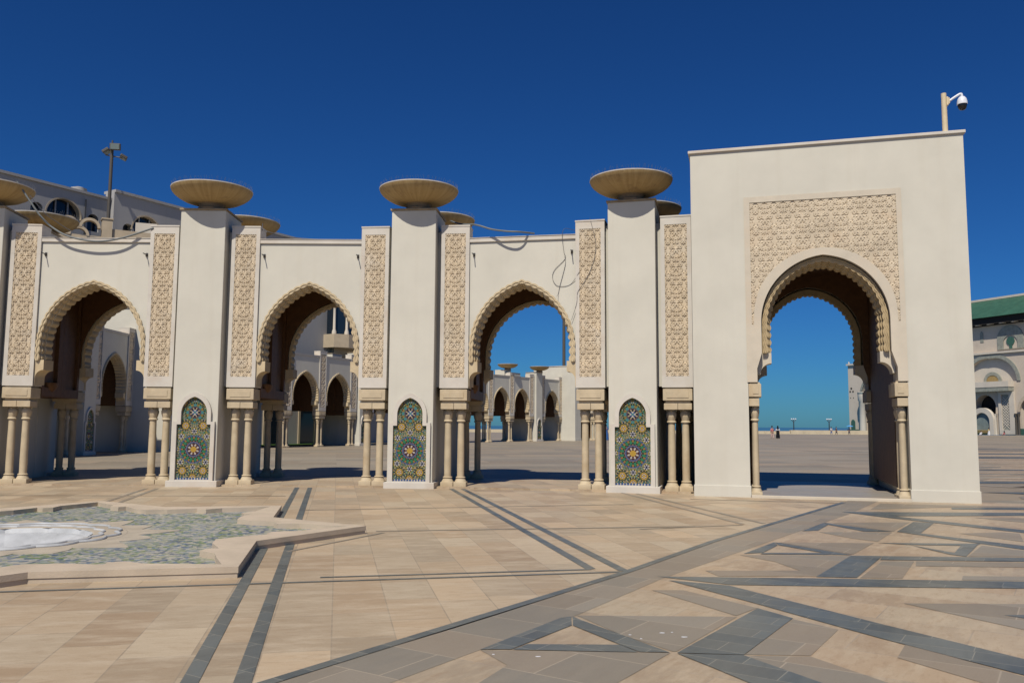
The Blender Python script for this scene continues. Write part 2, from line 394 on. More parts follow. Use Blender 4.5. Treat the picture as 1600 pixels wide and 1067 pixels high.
PAL = dict(n=(.02, .02, .03), w=(.50, .45, .36), y=(.47, .29, .045), o=(.27, .15, .04), g=(.035, .18, .085), t=(.06, .20, .20), b=(.045, .085, .20), l=(.12, .12, .19), m=(.085, .03, .03), v=(.13, .17, .045), c=(.40, .31, .17))
def mosaic_colour(x, z):
    """zellige pattern: a great rosette, a smaller one above, satellite stars and a small-scale filler"""
    def polar(cx, cz): return hypot(x-cx, z-cz), atan2(z-cz, x-cx)
    def petal(th, n, w, ph=0):
        q = ((th-ph)/(2*pi)*n) % 1
        return abs(q-.5) < w/2
    if z < .245: return 'b' if int((x+1)*40) % 3 else 'w'
    r, th = polar(0, .98)
    if r < .60:
        if r < .078: return 'y'
        if r < .15: return 'w' if petal(th, 8, .62*(1-abs(r-.115)/.045)) else 'm'
        if r < .165: return 'n'
        if r < .205: return 'l' if petal(th, 16, .75) else 'b'
        if r < .23: return 'n' if not petal(th, 16, .4, .2) else 'o'
        if r < .30: return 'g' if petal(th, 16, .62) else ('n' if r < .27 else 'o')
        if r < .335: return 'o' if petal(th, 16, .4, pi/16) else ('g' if petal(th, 16, .3) else 'n')
        if r < .365: return 'b' if petal(th, 24, .6) else 'l'
        for k in range(8):
            a = pi/2+k*pi/4; rr, tt = polar(.475*cos(a), .98+.475*sin(a))
            if rr < .10:
                if rr < .022: return 'n'
                if rr < .042: return 'b' if petal(tt, 6, .6) else 'w'
                if rr < .078: return 'w' if petal(tt, 6, .55) else 'n'
                return 'y' if petal(tt, 12, .4) else 'v'
    r, th = polar(0, 1.95)
    if r < .26:
        if r < .03: return 't'
        if r < .075: return 'w' if petal(th, 4, .5, pi/4) else 'b'
        if r < .13: return 'c' if petal(th, 8, .35) else 'n'
        if r < .16: return 'm' if petal(th, 16, .7) else 'l'
        if r < .225: return 't' if petal(th, 8, .55, pi/8) else ('v' if r < .19 else 'o')
        return 'n' if petal(th, 24, .5) else 'v'
    for cx, cz in ((-.27, .42), (.27, .42), (-.23, 1.6), (.23, 1.6), (-.3, 2.2), (.3, 2.2), (0, .24)):
        r, th = polar(cx, cz)
        if r < .15:
            if r < .03: return 'y'
            if r < .06: return 'w' if petal(th, 6, .6) else 'm'
            if r < .095: return 'y' if petal(th, 6, .6, pi/6) else 'o'
            if r < .12: return 'n' if petal(th, 12, .5) else 'v'
            return 'c' if petal(th, 12, .4) else 'n'
    q = (sin(abs(x)*74)*sin(z*74)+.6*sin((abs(x)+z)*53)+.5*sin((abs(x)-z)*53))
    for lo, k in ((-1.1, 'c'), (-.75, 't'), (-.5, 'n'), (-.25, 'y'), (.05, 'v'), (.3, 'n'), (.55, 'g'), (.8, 'b'), (1.0, 't'), (1.2, 'w')):
        if q < lo: return k
    return 'o'
def mosaic_mesh(name, cell=.0105):
    a2 = arch_pts(.345, 1.93, 2.37, 24)
    def inside(x, z):
        if z < 1.64: return abs(x) < .45
        if z < 1.93: return abs(x) < .345
        h = .44; c = (h*h-.345**2)/.69; R = .345+c
        return hypot(abs(x)+c, z-1.93) < R
    nx = int(.9/cell); nz = int(2.2/cell); v = []; f = []; colr = []; idx = {}
    for iz in range(nz):
        for ix in range(nx):
            x = -.45+(ix+.5)*.9/nx; z = .19+(iz+.5)*2.2/nz
            if not inside(x, z): continue
            q = []
            for dx, dz in ((0, 0), (1, 0), (1, 1), (0, 1)):
                k = (ix+dx, iz+dz)
                if k not in idx: idx[k] = len(v); v.append((-.45+k[0]*.9/nx, 0, .19+k[1]*2.2/nz))
                q.append(idx[k])
            f.append(q); colr.append(PAL[mosaic_colour(x, z)])
    me = bpy.data.meshes.new(name); me.from_pydata(v, [], f); me.materials.append(M['mosaic'])
    at = me.color_attributes.new('Col', 'FLOAT_COLOR', 'CORNER')
    arr = np.ones((len(f)*4, 4), np.float32); arr[:, :3] = np.repeat(np.array(colr, np.float32), 4, 0)
    at.data.foreach_set('color', arr.ravel()); me.update(); return me

# ------------------------------------------------------------------ arcade prototypes (shared meshes)
PW = 1.135                     # pilaster centre from pier axis
HW = .395                      # pilaster half width
DEP = 3.9                     # front pilaster face to back pilaster face
P_ = {}
def b(mb, name, *mats): P_[name] = mb.mesh(name, *mats)
mb = MB(); mb.box(-.605, .605, -.8, .6, .0, 7.42, b=.018); mb.box(-.75, .75, -.40, -.02, 2.67, 6.9)
b(mb, 'pier', 'plaster')
b(MB().box(-.64, .64, -.84, .62, 7.42, 7.47, b=.01), 'pier_cap', 'stained')
mb = MB(); mb.box(-.67, .67, -.9, -.1, -.02, .165, b=.012); b(mb, 'pier_plinth', 'pale')
fr_o = [(-.55, .165), (.55, .165), (.55, 1.71), (.445, 1.71)]+[(x, z) for x, z in arch_pts(.445, 1.93, 2.49, 20)[::-1]]+[(-.445, 1.71), (-.55, 1.71)]
fr_i = [(-.445, .19), (.445, .19), (.445, 1.635), (.34, 1.635)]+[(x, z) for x, z in arch_pts(.34, 1.93, 2.365, 20)[::-1]]+[(-.34, 1.635), (-.445, 1.635)]
b(MB().prism(fr_o, [fr_i], -.875, -.79), 'panel_frame', 'pale')
P_['mosaic_panel'] = mosaic_mesh('mosaic_panel')
P_['mosaic_panel_far'] = mosaic_mesh('mosaic_panel_far', .05)
mb = MB(); mb.box(-HW, HW, .06, .6, 2.66, 7.15)
mb.prism([(-HW, 2.66), (HW, 2.66), (HW, 7.15), (-HW, 7.15)], [[(-.29, 2.95), (.29, 2.95), (.29, 6.95), (-.29, 6.95)]], 0, .058)
mb.box(-.405, .405, -.012, .61, 7.15, 7.19)
for z in (3.9, 5.2, 6.35):     # stone joints
    for s in (-1, 1): mb.box(s*.342-.05, s*.342+.05, -.0015, .01, z, z+.008)
b(mb, 'pilaster', 'pale')
P_['carved_panel'] = carved_mesh('carved_panel', -.292, .292, 2.945, 6.955, 68, 468, .40, 1.19, .031, .004, 'carved')
P_['carved_panel_far'] = carved_mesh('carved_panel_far', -.292, .292, 2.945, 6.955, 12, 66, .584, 1.19, .055, .01, 'carved')
mb = MB(); mb.box(-.375, .375, -.02, .62, 2.32, 2.62, b=.012); mb.box(-.28, .28, -.032, 0, 2.39, 2.555, b=.006); mb.box(-.33, .33, .06, .56, 2.62, 2.66); mb.box(-.315, .315, .05, .5, 2.25, 2.32)
b(mb, 'impost', 'sand')
mb = MB(); mb.box(-.355, -.004, .02, .5, 2.085, 2.25, b=.01); mb.box(.004, .355, .02, .5, 2.085, 2.25, b=.01); b(mb, 'abacus', 'sand')
b(MB().lathe([(.097, .25), (.10, .6), (.096, 1.2), (.087, 1.77)], 0, .26, 20), 'column', 'sand')
mb = MB()
mb.lathe([(.112, 1.745), (.122, 1.765), (.112, 1.79), (.098, 1.80), (.112, 1.86), (.132, 1.93), (.135, 1.99), (.115, 2.04), (.10, 2.07), (.10, 2.085)], 0, .26, 32,
         lob=lambda k, a: .075*abs(sin(4*a))-.03 if 3 < k < 8 else 0)
for k in range(4):
    a = pi/4+k*pi/2+pi/4; mb.lathe([(.005, 2.03), (.03, 2.045), (.03, 2.065), (.005, 2.08)], .115*cos(a), .26+.115*sin(a), 8)
b(mb, 'capital', 'sand')
mb = MB(); mb.box(-.172, .172, .26-.172, .26+.172, -.01, .12, b=.012)
mb.lathe([(.165, .115), (.13, .19), (.112, .215), (.112, .22), (.132, .232), (.132, .247), (.105, .262)], 0, .26, 20)
b(mb, 'column_base', 'sand')
mb = MB(); mb.box(-.603, .603, .6, DEP/2-.005, -.01, 2.9); b(mb, 'cross_wall', 'plaster')
mb = MB(); mb.box(-1.45, 1.45, .6, DEP/2-.005, 2.66, 6.3); mb.box(-1.53, 1.53, .6, DEP/2-.005, 2.4, 2.66); mb.box(-1.53, 1.53, .6, .75, 2.66, 6.3)
mb.box(-1.53, 1.53, DEP/2-.3, DEP/2-.005, 2.66, 6.3); b(mb, 'wood_shade_lining', 'wood')
mb = MB(); mb.lathe([(.02, 2.86), (.2, 2.9), (.34, 3.0), (.42, 3.14), (.42, 3.17), (.36, 3.17), (.2, 3.05), (.02, 3.0)], 0, 0, 20, cap=False); b(mb, 'uplight_bowl', 'wood')  # dark cedar colour puts the shade around these bowls into the material

def bay_meshes(W, key):
    hw = W-.03; N = 271; zs, zap = 3.74, 5.6
    base = resample([(-hw, 3.36)]+arch_pts(hw, zs, zap, 60)+[(hw, 3.36)], N); L = 29
    wall = offset(base, .035)
    out = {}
    Wx = W+.02
    mb = MB(); mb.prism([(-Wx, 6.74), (-Wx, 3.36)]+wall[::2]+[(Wx, 3.36), (Wx, 6.74)], [], .06, .56); out['arch_wall'] = mb.mesh('arch_wall', 'plaster')
    mb = MB(); mb.box(-Wx, Wx, .015, .6, 6.70, 6.81, b=.008); mb.box(-Wx, Wx, .0, .3, 6.81, 6.825); out['coping'] = mb.mesh('coping', 'pale')
    mb = MB()
    mb.band(offset(base, scallop(N, L, -.028, .002)), offset(base, scallop(N, L, .03, .08)), .0, .2)
    mb.band(offset(base, scallop(N, L, -.028, .034)), offset(base, scallop(N, L, -.026, .047)), -.018, .02)
    mb.band(offset(base, scallop(N, L, .026, .052)), offset(base, scallop(N, L, .028, .066)), -.012, .02)
    mb.band(offset(base, .06), offset(base, scallop(N, L, .034, .105)), .09, .25)
    mb.band(offset(base, .07), offset(base, scallop(N, L, .048, .13)), .22, .55)
    out['arch_trim'] = mb.mesh('arch_trim', 'trim')
    mb = MB(); mb.prism([(-Wx, 6.6), (-Wx, 3.36)]+offset(base, .05)[::3]+[(Wx, 3.36), (Wx, 6.6)], [], .562, .60); out['wood_shade_lining'] = mb.mesh('wood_shade_lining', 'wood')  # dark cedar face inside the arch wall; interior shade put into its colour
    for s, nm in ((-1, 'a'), (1, 'b')):
        q = [(W, 3.385), (W-.245, 3.385)]+[(W-.245+.225*sin(t*pi/16), 2.88+.225*cos(t*pi/16)) for t in range(0, 9)]+[(W-.02, 2.70), (W, 2.70)]
        mb = MB(); mb.prism([(s*x, z) for x, z in q], [], .05, .55); out['corbel'+nm] = mb.mesh('corbel', 'trim')
    return out

bowl_me = MB().lathe([(.36, .0), (.55, .025), (.75, .09), (.90, .175), (1.0, .255), (1.055, .325), (1.075, .385)], 0, 0, 48, cap=False).mesh('bowl', 'bowl')
rim_me = MB().lathe([(1.075, .385), (1.08, .39), (1.08, .415), (1.05, .42), (.9, .27), (.5, .1), (.01, .07)], 0, 0, 48, cap=False).mesh('rim', 'rim')
ped_me = MB().lathe([(.37, -.18), (.37, -.13), (.325, -.11), (.325, -.03), (.37, .004)], 0, 0, 32).mesh('pedestal', 'foot')
mb = MB()
for k in range(96):
    a = 2*pi*k/96+rng.uniform(-.01, .01); c, s_ = cos(a), sin(a); d = rng.uniform(-.05, .05)
    mb.tube([(1.04*c, 1.04*s_, .415), (1.04*c+d*s_+.02*c, 1.04*s_-d*c+.02*s_, .415+rng.uniform(.09, .14))], .0022, 4)
mb.lathe([(1.034, .412), (1.046, .412), (1.046, .424), (1.034, .424)], 0, 0, 48, cap=False)
spk_me = mb.mesh('bird_spikes', 'needle')
def bowl_thing(Mw, label, group='shallow stone bowls on the arcade piers', spikes=True):
    r = empty('stone_bowl', label, 'stone bowl', Mw, group)
    part('bowl_body', bowl_me, r); part('bowl_rim', rim_me, r); part('bowl_foot', ped_me, r)
    if spikes: part('bird_spikes', spk_me, r)
    return r

def frames(e, k=1, z=0): return T(e[0], e[1], z)@RZ(e[2])@S(k, k, k)
def make_arcade(label, els, base, far=False, open_ends=(False, False)):
    """els: (x, y, deg, kind, pier offset); returns the root Empty and the front / back frames"""
    root = empty('arcade', label, 'arcade', T(*base)); inv = T(*base).inverted()
    K, Z0 = (1, 0) if far else (.974, .045)
    F = [frames(e, K, Z0) for e in els]; B = [f@T(0, DEP, 0)@RZ(180) for f in F]
    FU = [frames(e) for e in els]; BU = [f@T(0, DEP*K, 0)@RZ(180) for f in FU]
    half = [1.53 if e[3] == 'pier' else HW for e in els]
    mos = P_['mosaic_panel_far' if far else 'mosaic_panel']; cv = P_['carved_panel_far' if far else 'carved_panel']
    def pil(Mx):
        p = part('pilaster', P_['pilaster'], root, inv@Mx)
        part('carved_panel', cv, p); part('impost', P_['impost'], p); part('abacus', P_['abacus'], p)
        for dx in (-.18, .18):
            c = part('column', P_['column'], root, inv@Mx@T(dx, 0, 0)); part('capital', P_['capital'], c); part('column_base', P_['column_base'], c)
    for e, f, bk, fu, bu in zip(els, F, B, FU, BU):
        for side, fr, fru in ((0, f, fu), (1, bk, bu)):
            if e[3] == 'pier':
                off = (e[4] if len(e) > 4 else 0)*(1 if side == 0 else -1)
                p = part('pier', P_['pier'], root, inv@fru@T(off, .58, 0))
                part('pier_cap', P_['pier_cap'], p); part('plinth', P_['pier_plinth'], p)
                if side == 0 or far: part('panel_frame', P_['panel_frame'], p); part('mosaic_panel', mos, p, T(0, -.806, 0))
                part('cross_wall', P_['cross_wall'], root, inv@fr)
                w = part('wood_shade_lining', P_['wood_shade_lining'], root, inv@fr)
                if side == 0 and not far:
                    for s in (-1, 1): part('uplight_bowl', P_['uplight_bowl'], w, T(s*1.45, 1.35, -.05)@S(.5, .8, .9))
                for s in (-1, 1): pil(fr@T(s*PW, 0, 0))
            else:
                pil(fr)
                mbx = MB(); mbx.box(-.35, .35, .6, DEP/2-.005, 2.66, 6.3); part('wood_shade_lining', mbx.mesh('wood_shade_lining', 'wood'), root, inv@fr)
    for i in range(len(els)-1):
        def mid(A, xa, Bm, xb):
            p = A@Vector((xa, 0, 0)); q = Bm@Vector((xb, 0, 0)); d = q-p
            return T((p.x+q.x)/2, (p.y+q.y)/2, Z0)@RZ(degrees(atan2(d.y, d.x)))@S(K, K, K), d.length/2/K, p, q
        Mf, Wf, p, q = mid(F[i], half[i], F[i+1], -half[i+1]); Mb, Wb, p2, q2 = mid(B[i+1], half[i+1], B[i], -half[i])
        for Mx, W in ((Mf, Wf), (Mb, Wb)):
            ms = bay_meshes(W, 0)
            w = part('arch_wall', ms['arch_wall'], root, inv@Mx)
            part('coping', ms['coping'], w); part('wood_shade_lining', ms['wood_shade_lining'], w); part('arch_trim', ms['arch_trim'], w); part('corbel', ms['corbela'], w); part('corbel', ms['corbelb'], w)
        # cedar ceiling with a raised border between the two rows
        a1 = F[i]@Vector((half[i]-.1, .57, 0)); a2 = F[i+1]@Vector((-half[i+1]+.1, .57, 0)); a3 = B[i+1]@Vector((half[i+1]-.1, .57, 0)); a4 = B[i]@Vector((-half[i]+.1, .57, 0))
        quad = [(v.x-base[0], v.y-base[1]) for v in (a1, a2, a3, a4)]
        cx = sum(v[0] for v in quad)/4; cy = sum(v[1] for v in quad)/4
        mb = MB(); mb.prism(quad, [], 6.1*K, 6.5*K, 'z')
        for k in (.9, .75): pass
        part('ceiling', mb.mesh('ceiling', 'wood'), root)
        mb = MB(); q3 = [(cx+(x-cx)*1.02, cy+(y-cy)*1.0) for x, y in quad]; mb.prism(quad, [], 6.505*K, 6.62*K, 'z'); part('roof_deck', mb.mesh('roof_deck', 'roof'), root)
    return root, FU, BU

# ------------------------------------------------------------------ gateway
GW, GD, GH = 6.17, 5.6, 8.40
def gate_meshes():
    g = {}; C = 3.045
    hwO, zs, zap = 1.43, 4.15, 5.73
    N = 241
    curve = resample([(-hwO, 3.42)]+[(-hwO, 3.8)]+arch_pts(hwO, zs, zap, 60)+[(hwO, 3.8), (hwO, 3.42)], N)
    # plaster body: front and back slabs, side walls, ceiling block
    mb = MB()
    for y0, y1 in ((0, .7), (GD-.7, GD)):
        mb.prism([(0, 0), (1.285, 0), (1.285, 7.2), (4.785, 7.2), (4.785, 0), (GW, 0), (GW, GH), (0, GH)], [], y0, y1)
    mb.box(0.001, 1.283, .7, GD-.7, 0, GH-.002); mb.box(4.787, GW-.001, .7, GD-.7, 0, GH-.002); mb.box(1.283, 4.787, .7, GD-.7, 7.0, GH-.002)
    g['gate_body'] = mb.mesh('gate_body', 'plaster')
    mb = MB(); mb.box(1.283, 4.787, .72, GD-.72, 6.05, 6.99); mb.box(1.283, 1.45, .9, GD-.9, .27, 6.05); mb.box(4.62, 4.787, .9, GD-.9, .27, 6.05); mb.prism([(1.29, 6.05), (1.29, 2.72), (1.50, 2.72), (1.50, 3.05)]+[(x+C, z) for x, z in curve[::2]]+[(4.59, 3.05), (4.59, 2.72), (4.78, 2.72), (4.78, 6.05)], [], GD-.715, GD-.665); mb.box(1.283, 1.33, .72, .9, .27, 6.05); mb.box(4.74, 4.787, .72, .9, .27, 6.05); g['wood_shade_lining'] = mb.mesh('wood_shade_lining', 'wood')  # dark cladding, carried to the floor so passage shade sits in its colour
    mb = MB()
    mb.box(-.02, 1.305, -.025, GD+.02, -.01, .27, b=.012); g['plinth'] = mb.mesh('plinth', 'plaster')
    mb = MB(); mb.box(4.765, GW+.02, -.025, GD+.02, -.01, .27, b=.012); g['plinth2'] = mb.mesh('plinth', 'plaster')
    mb = MB(); mb.box(-.05, GW+.05, -.05, GD+.05, GH+.02, GH+.09, b=.01); mb.box(-.02, GW+.02, -.02, GD+.02, GH, GH+.02); g['cornice'] = mb.mesh('cornice', 'pale')
    # stone surround with the arch cut out
    def q(p): return [(x+C, z) for x, z in p]
    jamb = [(1.28, 2.72), (1.62, 2.72), (1.62, 3.42)]
    feetL = [(1.275, 7.215), (1.275, 2.72), (1.56, 2.72), (1.56, 3.0)]
    sh = [(C-hwO, 3.42)]
    outline = [(1.265, 7.225), (1.265, 2.72), (1.50, 2.72), (1.50, 3.05)]+q(curve[::2])+[(4.59, 3.05), (4.59, 2.72), (4.805, 2.72), (4.805, 7.225)]
    mb = MB(); mb.prism(outline, [], .035, .66)
    arO = resample(arch_pts(1.59, 4.3, 5.9, 60), 121)
    hole = [(1.40, 4.1), (1.445, 4.1)]+[(x+C, z) for x, z in arO]+[(4.645, 4.1), (4.69, 4.1), (4.69, 7.085), (1.40, 7.085)]
    mb.prism(outline, [hole], -.022, .033)
    g['arch_surround'] = mb.mesh('arch_surround', 'gate_stone')
    ce, R = (1.6*1.6-1.59**2)/(2*1.59), 0; R = 1.59+ce
    def keep(x, z):
        d = np.where(z > 4.3, np.hypot(np.abs(x-C)+ce, z-4.3) > R-.02, np.abs(x-C) > 1.57)
        return d
    g['carved_panel'] = carved_mesh('carved_panel', 1.395, 4.695, 4.09, 7.09, 306, 278, .43, 1.19, .011, -.010, 'carved_gate', keep)
    L = 34
    mb = MB()
    mb.band(q(offset(curve, .022)), q(offset(curve, scallop(N, L, .03, .125))), .10, .28)
    mb.band(q(offset(curve, scallop(N, L, .02, .03))), q(offset(curve, scallop(N, L, .02, .048))), .08, .11)
    mb.band(q(offset(curve, scallop(N, L, .025, .072))), q(offset(curve, scallop(N, L, .028, .092))), .086, .11)
    mb.band(q(offset(curve, -.02)), q(offset(curve, scallop(N, L, .035, .155))), .22, .4)
    mb.band(q(offset(curve, .06)), q(offset(curve, scallop(N, L, .045, .19))), .34, .655)
    g['arch_trim'] = mb.mesh('arch_trim', 'gate_trim')
    for s, nm in ((-1, 'a'), (1, 'b')):
        mb = MB(); w = 1.53
        pol = [(w, 3.43), (hwO-.22, 3.43)]+[(hwO-.22+.26*sin(t*pi/16), 2.92+.26*cos(t*pi/16)) for t in range(0, 9)]+[(w, 2.92)]
        mb.prism([(C+s*x, z) for x, z in pol], [], .2, .655); g['corbel'+nm] = mb.mesh('corbel', 'gate_stone')
    mb = MB(); mb.box(-.13, .16, -.01, .86, 2.37, 2.68, b=.012); mb.box(-.10, .13, .03, .8, 2.68, 2.72); mb.box(-.03, .1, -.02, .02, 2.44, 2.61, b=.005); g['impost'] = mb.mesh('impost', 'sand')
    mb = MB(); mb.box(-.13, .11, .02, .80, 2.15, 2.34, b=.01); g['abacus'] = mb.mesh('abacus', 'sand')
    return g
GM = gate_meshes()
def make_gate(label, Mw, far=False):
    root = empty('gateway', label, 'gateway', Mw)
    bd = part('gate_body', GM['gate_body'], root); part('plinth', GM['plinth'], bd); part('plinth', GM['plinth2'], bd); part('cornice', GM['cornice'], bd)
    part('wood_shade_lining', GM['wood_shade_lining'], root)
    for Mx in (Matrix(), T(GW, GD, 0)@RZ(180)@T(GW-2*3.045, 0, 0)@T(-(GW-2*3.045), 0, 0)):
        if Mx != Matrix(): Mx = T(2*3.045, GD, 0)@RZ(180)
        a = part('arch_surround', GM['arch_surround'], root, Mx)
        part('carved_panel', GM['carved_panel'], a); part('arch_trim', GM['arch_trim'], a); part('corbel', GM['corbela'], a); part('corbel', GM['corbelb'], a)
        for s, x in ((1, 1.42), (-1, 4.67)):
            im = part('impost', GM['impost'], root, Mx@T(x, 0, 0)@S(s, 1, 1)); part('abacus', GM['abacus'], im)
            for yy in (0, .36):
                c = part('column', P_['column'], root, Mx@T(x, yy-.02, 0)@S(.8, 1, 1.03)); part('capital', P_['capital'], c); part('column_base', P_['column_base'], c)
    return root

# ------------------------------------------------------------------ the near arcade
def along(x, y, d, k): return (x+k*cos(radians(d)), y+k*sin(radians(d)))
e0x, e0y = along(-13.27, 23.39, 7, -1.53)
els = [(-19.9, 21.4, 15, 'pier', 0), (e0x*.97, e0y*.97, 7, 'pier', 0), (-8.68*.968, 23.47*.968, 1, 'pier', 0), (-2.70*.98, 23.05*.98, -5.5, 'pier', 0), (3.16*.981, 21.95*.981, -14.3, 'pier', 0)]
arc, F, B = make_arcade('cream plaster arcade of scalloped arches beside the tall gateway, bowls along its top', els, (-2.7, 23.05, 0))
G0 = T(4.42, 20.55)@RZ(-15.5)
make_gate('tall cream gateway with carved stone panel over one arch, security camera on top', G0)
names = ['at the end of the roof cable', 'on the pier left of the looped roof wires', 'on the middle pier of the near arcade', 'on the pier next to the tall gateway']
front_lab = ['ochre stained bowl with a thick cable hanging from its rim, front row',
             'ochre stained bowl on the front pier between the swagged cable arch and the next arch',
             'ochre stained bowl on the middle front pier, with a rear bowl tucked behind its pier',
             'ochre stained bowl on the front pier next to the tall gateway']
back_lab = ['rear stained bowl behind the carved pilaster under the swagged cable',
            'rear stained bowl half hidden behind the pier next to the swagged cable arch',
            'rear stained bowl with a loose cable leaving it, behind the middle pier',
            'rear stained bowl mostly hidden by the pier next to the tall gateway']
for k in range(1, 5):
    bowl_thing(F[k]@T((0, .06, .10, .06, -.03)[k], .10, 7.65), front_lab[k-1])
bx = [(-14.9, 26.2), (-8.57, 26.6), (-2.27, 26.05), (3.92, 24.6)]
for k in range(4):
    bowl_thing(T(bx[k][0], bx[k][1], 7.65), back_lab[k])
# raised floor under the arcade and through the gate
mb = MB()
fp = [F[i]@Vector((0, .03, 0)) for i in range(5)]; bp = [B[i]@Vector((0, .03, 0)) for i in range(5)]
poly = [(v.x, v.y) for v in fp]+[(v.x, v.y) for v in [F[4]@Vector((1.4, -.02, 0)), B[4]@Vector((-1.5, -.02, 0))]]+[(v.x, v.y) for v in bp[::-1]]
mb.prism(poly, [], -.02, .046, 'z'); structure('arcade_floor', mb.mesh('arcade_floor', 'court'))
mb = MB(); mb.box(1.29, 4.78, -.03, GD, -.02, .06, b=.01); structure('gate_floor', mb.mesh('gate_floor', 'thresh'), G0)
structure('gate_step', MB().box(1.31, 4.76, -.14, -.034, -.02, .066, b=.008).mesh('gate_step', 'gate_stone'), G0)

# ------------------------------------------------------------------ ground
FC = (-7.1, 12.05); FR = 5.0; FA = 11.5
def khatim(Ro, Ri, z=None, n=8):
    out = []
    for k in range(8):
        a = radians(FA+45*k); out.append((FC[0]+Ro*cos(a), FC[1]+Ro*sin(a)))
        a += radians(22.5); out.append((FC[0]+Ri*cos(a), FC[1]+Ri*sin(a)))
    return out
star_o = khatim(FR, FR*.765)
def sheet(name, poly, holes, z, mat):
    mb = MB(); mb.flat(poly, holes, z); return structure(name, mb.mesh(name, mat))
circ = [(FC[0]+2.1*cos(2*pi*k/32), FC[1]+2.1*sin(2*pi*k/32)) for k in range(32)]
sheet('plaza_ground', [(-420, -120), (420, -120), (420, 216), (-420, 216)], [khatim(FR-.3, FR*.765-.3)], 0, 'plaza')
BAND = [(-4.5, 1.2), (-1.29, 5.92), (-.35, 7.24), (1.35, 9.80), (2.90, 12.39), (7.38, 18.99), (8.1, 20.2), (8.8, 20.2), (8.18, 19.16), (6.60, 16.62), (1.64, 9.39), (.58, 7.59), (-.22, 6.43), (-.76, 5.62), (-3.8, 1.2)]
court = [(-40, -30), (-6, -30), (-6, -1), (-4.5, 1.2), (-1.29, 5.92), (1.35, 9.80), (2.90, 12.39), (7.38, 18.99), (8.1, 20.2), (4.6, 22.4), (-2.7, 23.6), (-9, 24), (-20, 23), (-40, 19)]
sheet('court_paving', court, [khatim(FR-.3, FR*.765-.3)], .004, 'court')
inl = [(-6, -30), (-6, -1), (-3.8, 1.2), (-.76, 5.62), (1.64, 9.39), (6.60, 16.62), (8.8, 20.2), (11.5, 18.9), (16, 19.5), (16, -30)]
sheet('inlaid_paving', inl, [], .004, 'inlaybase')
sheet('granite_band', BAND, [], .006, 'granite')
def strip(p, q, w):
    dx, dy = q[0]-p[0], q[1]-p[1]; l = hypot(dx, dy); nx, ny = -dy/l*w/2, dx/l*w/2
    return [(p[0]+nx, p[1]+ny), (q[0]+nx, q[1]+ny), (q[0]-nx, q[1]-ny), (p[0]-nx, p[1]-ny)]
d1 = (-.207, .978)
STR = [strip((-2.76-d1[0]*8, 8.95-d1[1]*8), (-2.76+d1[0]*13.8, 8.95+d1[1]*13.8), .115), strip((-2.43-d1[0]*8, 8.99-d1[1]*8), (-2.43+d1[0]*13.7, 8.99+d1[1]*13.7), .115),
       strip((-1.56, 22.3), (.93, 10.0), .12), strip((-1.26, 22.3), (1.30, 9.88), .12),
       strip((-2.06, 9.35), (.93, 9.97), .06), strip((-8.0, 7.8), (1.24, 9.81), .06),
       strip((-4.0, 16.55), (2.6, 18.2), .07), strip((-2.1, 13.38), (3.21, 14.30), .09), strip((-2.9, 11.2), (-1.95, 13.2), .06),
       strip((2.75, 21.4), (3.95, 14.66), .09), strip((3.1, 21.1), (4.35, 14.75), .09), strip((2.08, 13.85), (3.92, 14.52), .07),
       strip((-14.5, 19.3), (-5.2, 19.75), .06), strip((-8.48, 17.81), (-9.29, 21.79), .10), strip((-8.10, 17.51), (-9.02, 21.81), .10),
       strip((4.1, 19.6), (7.3, 18.75), .08)]
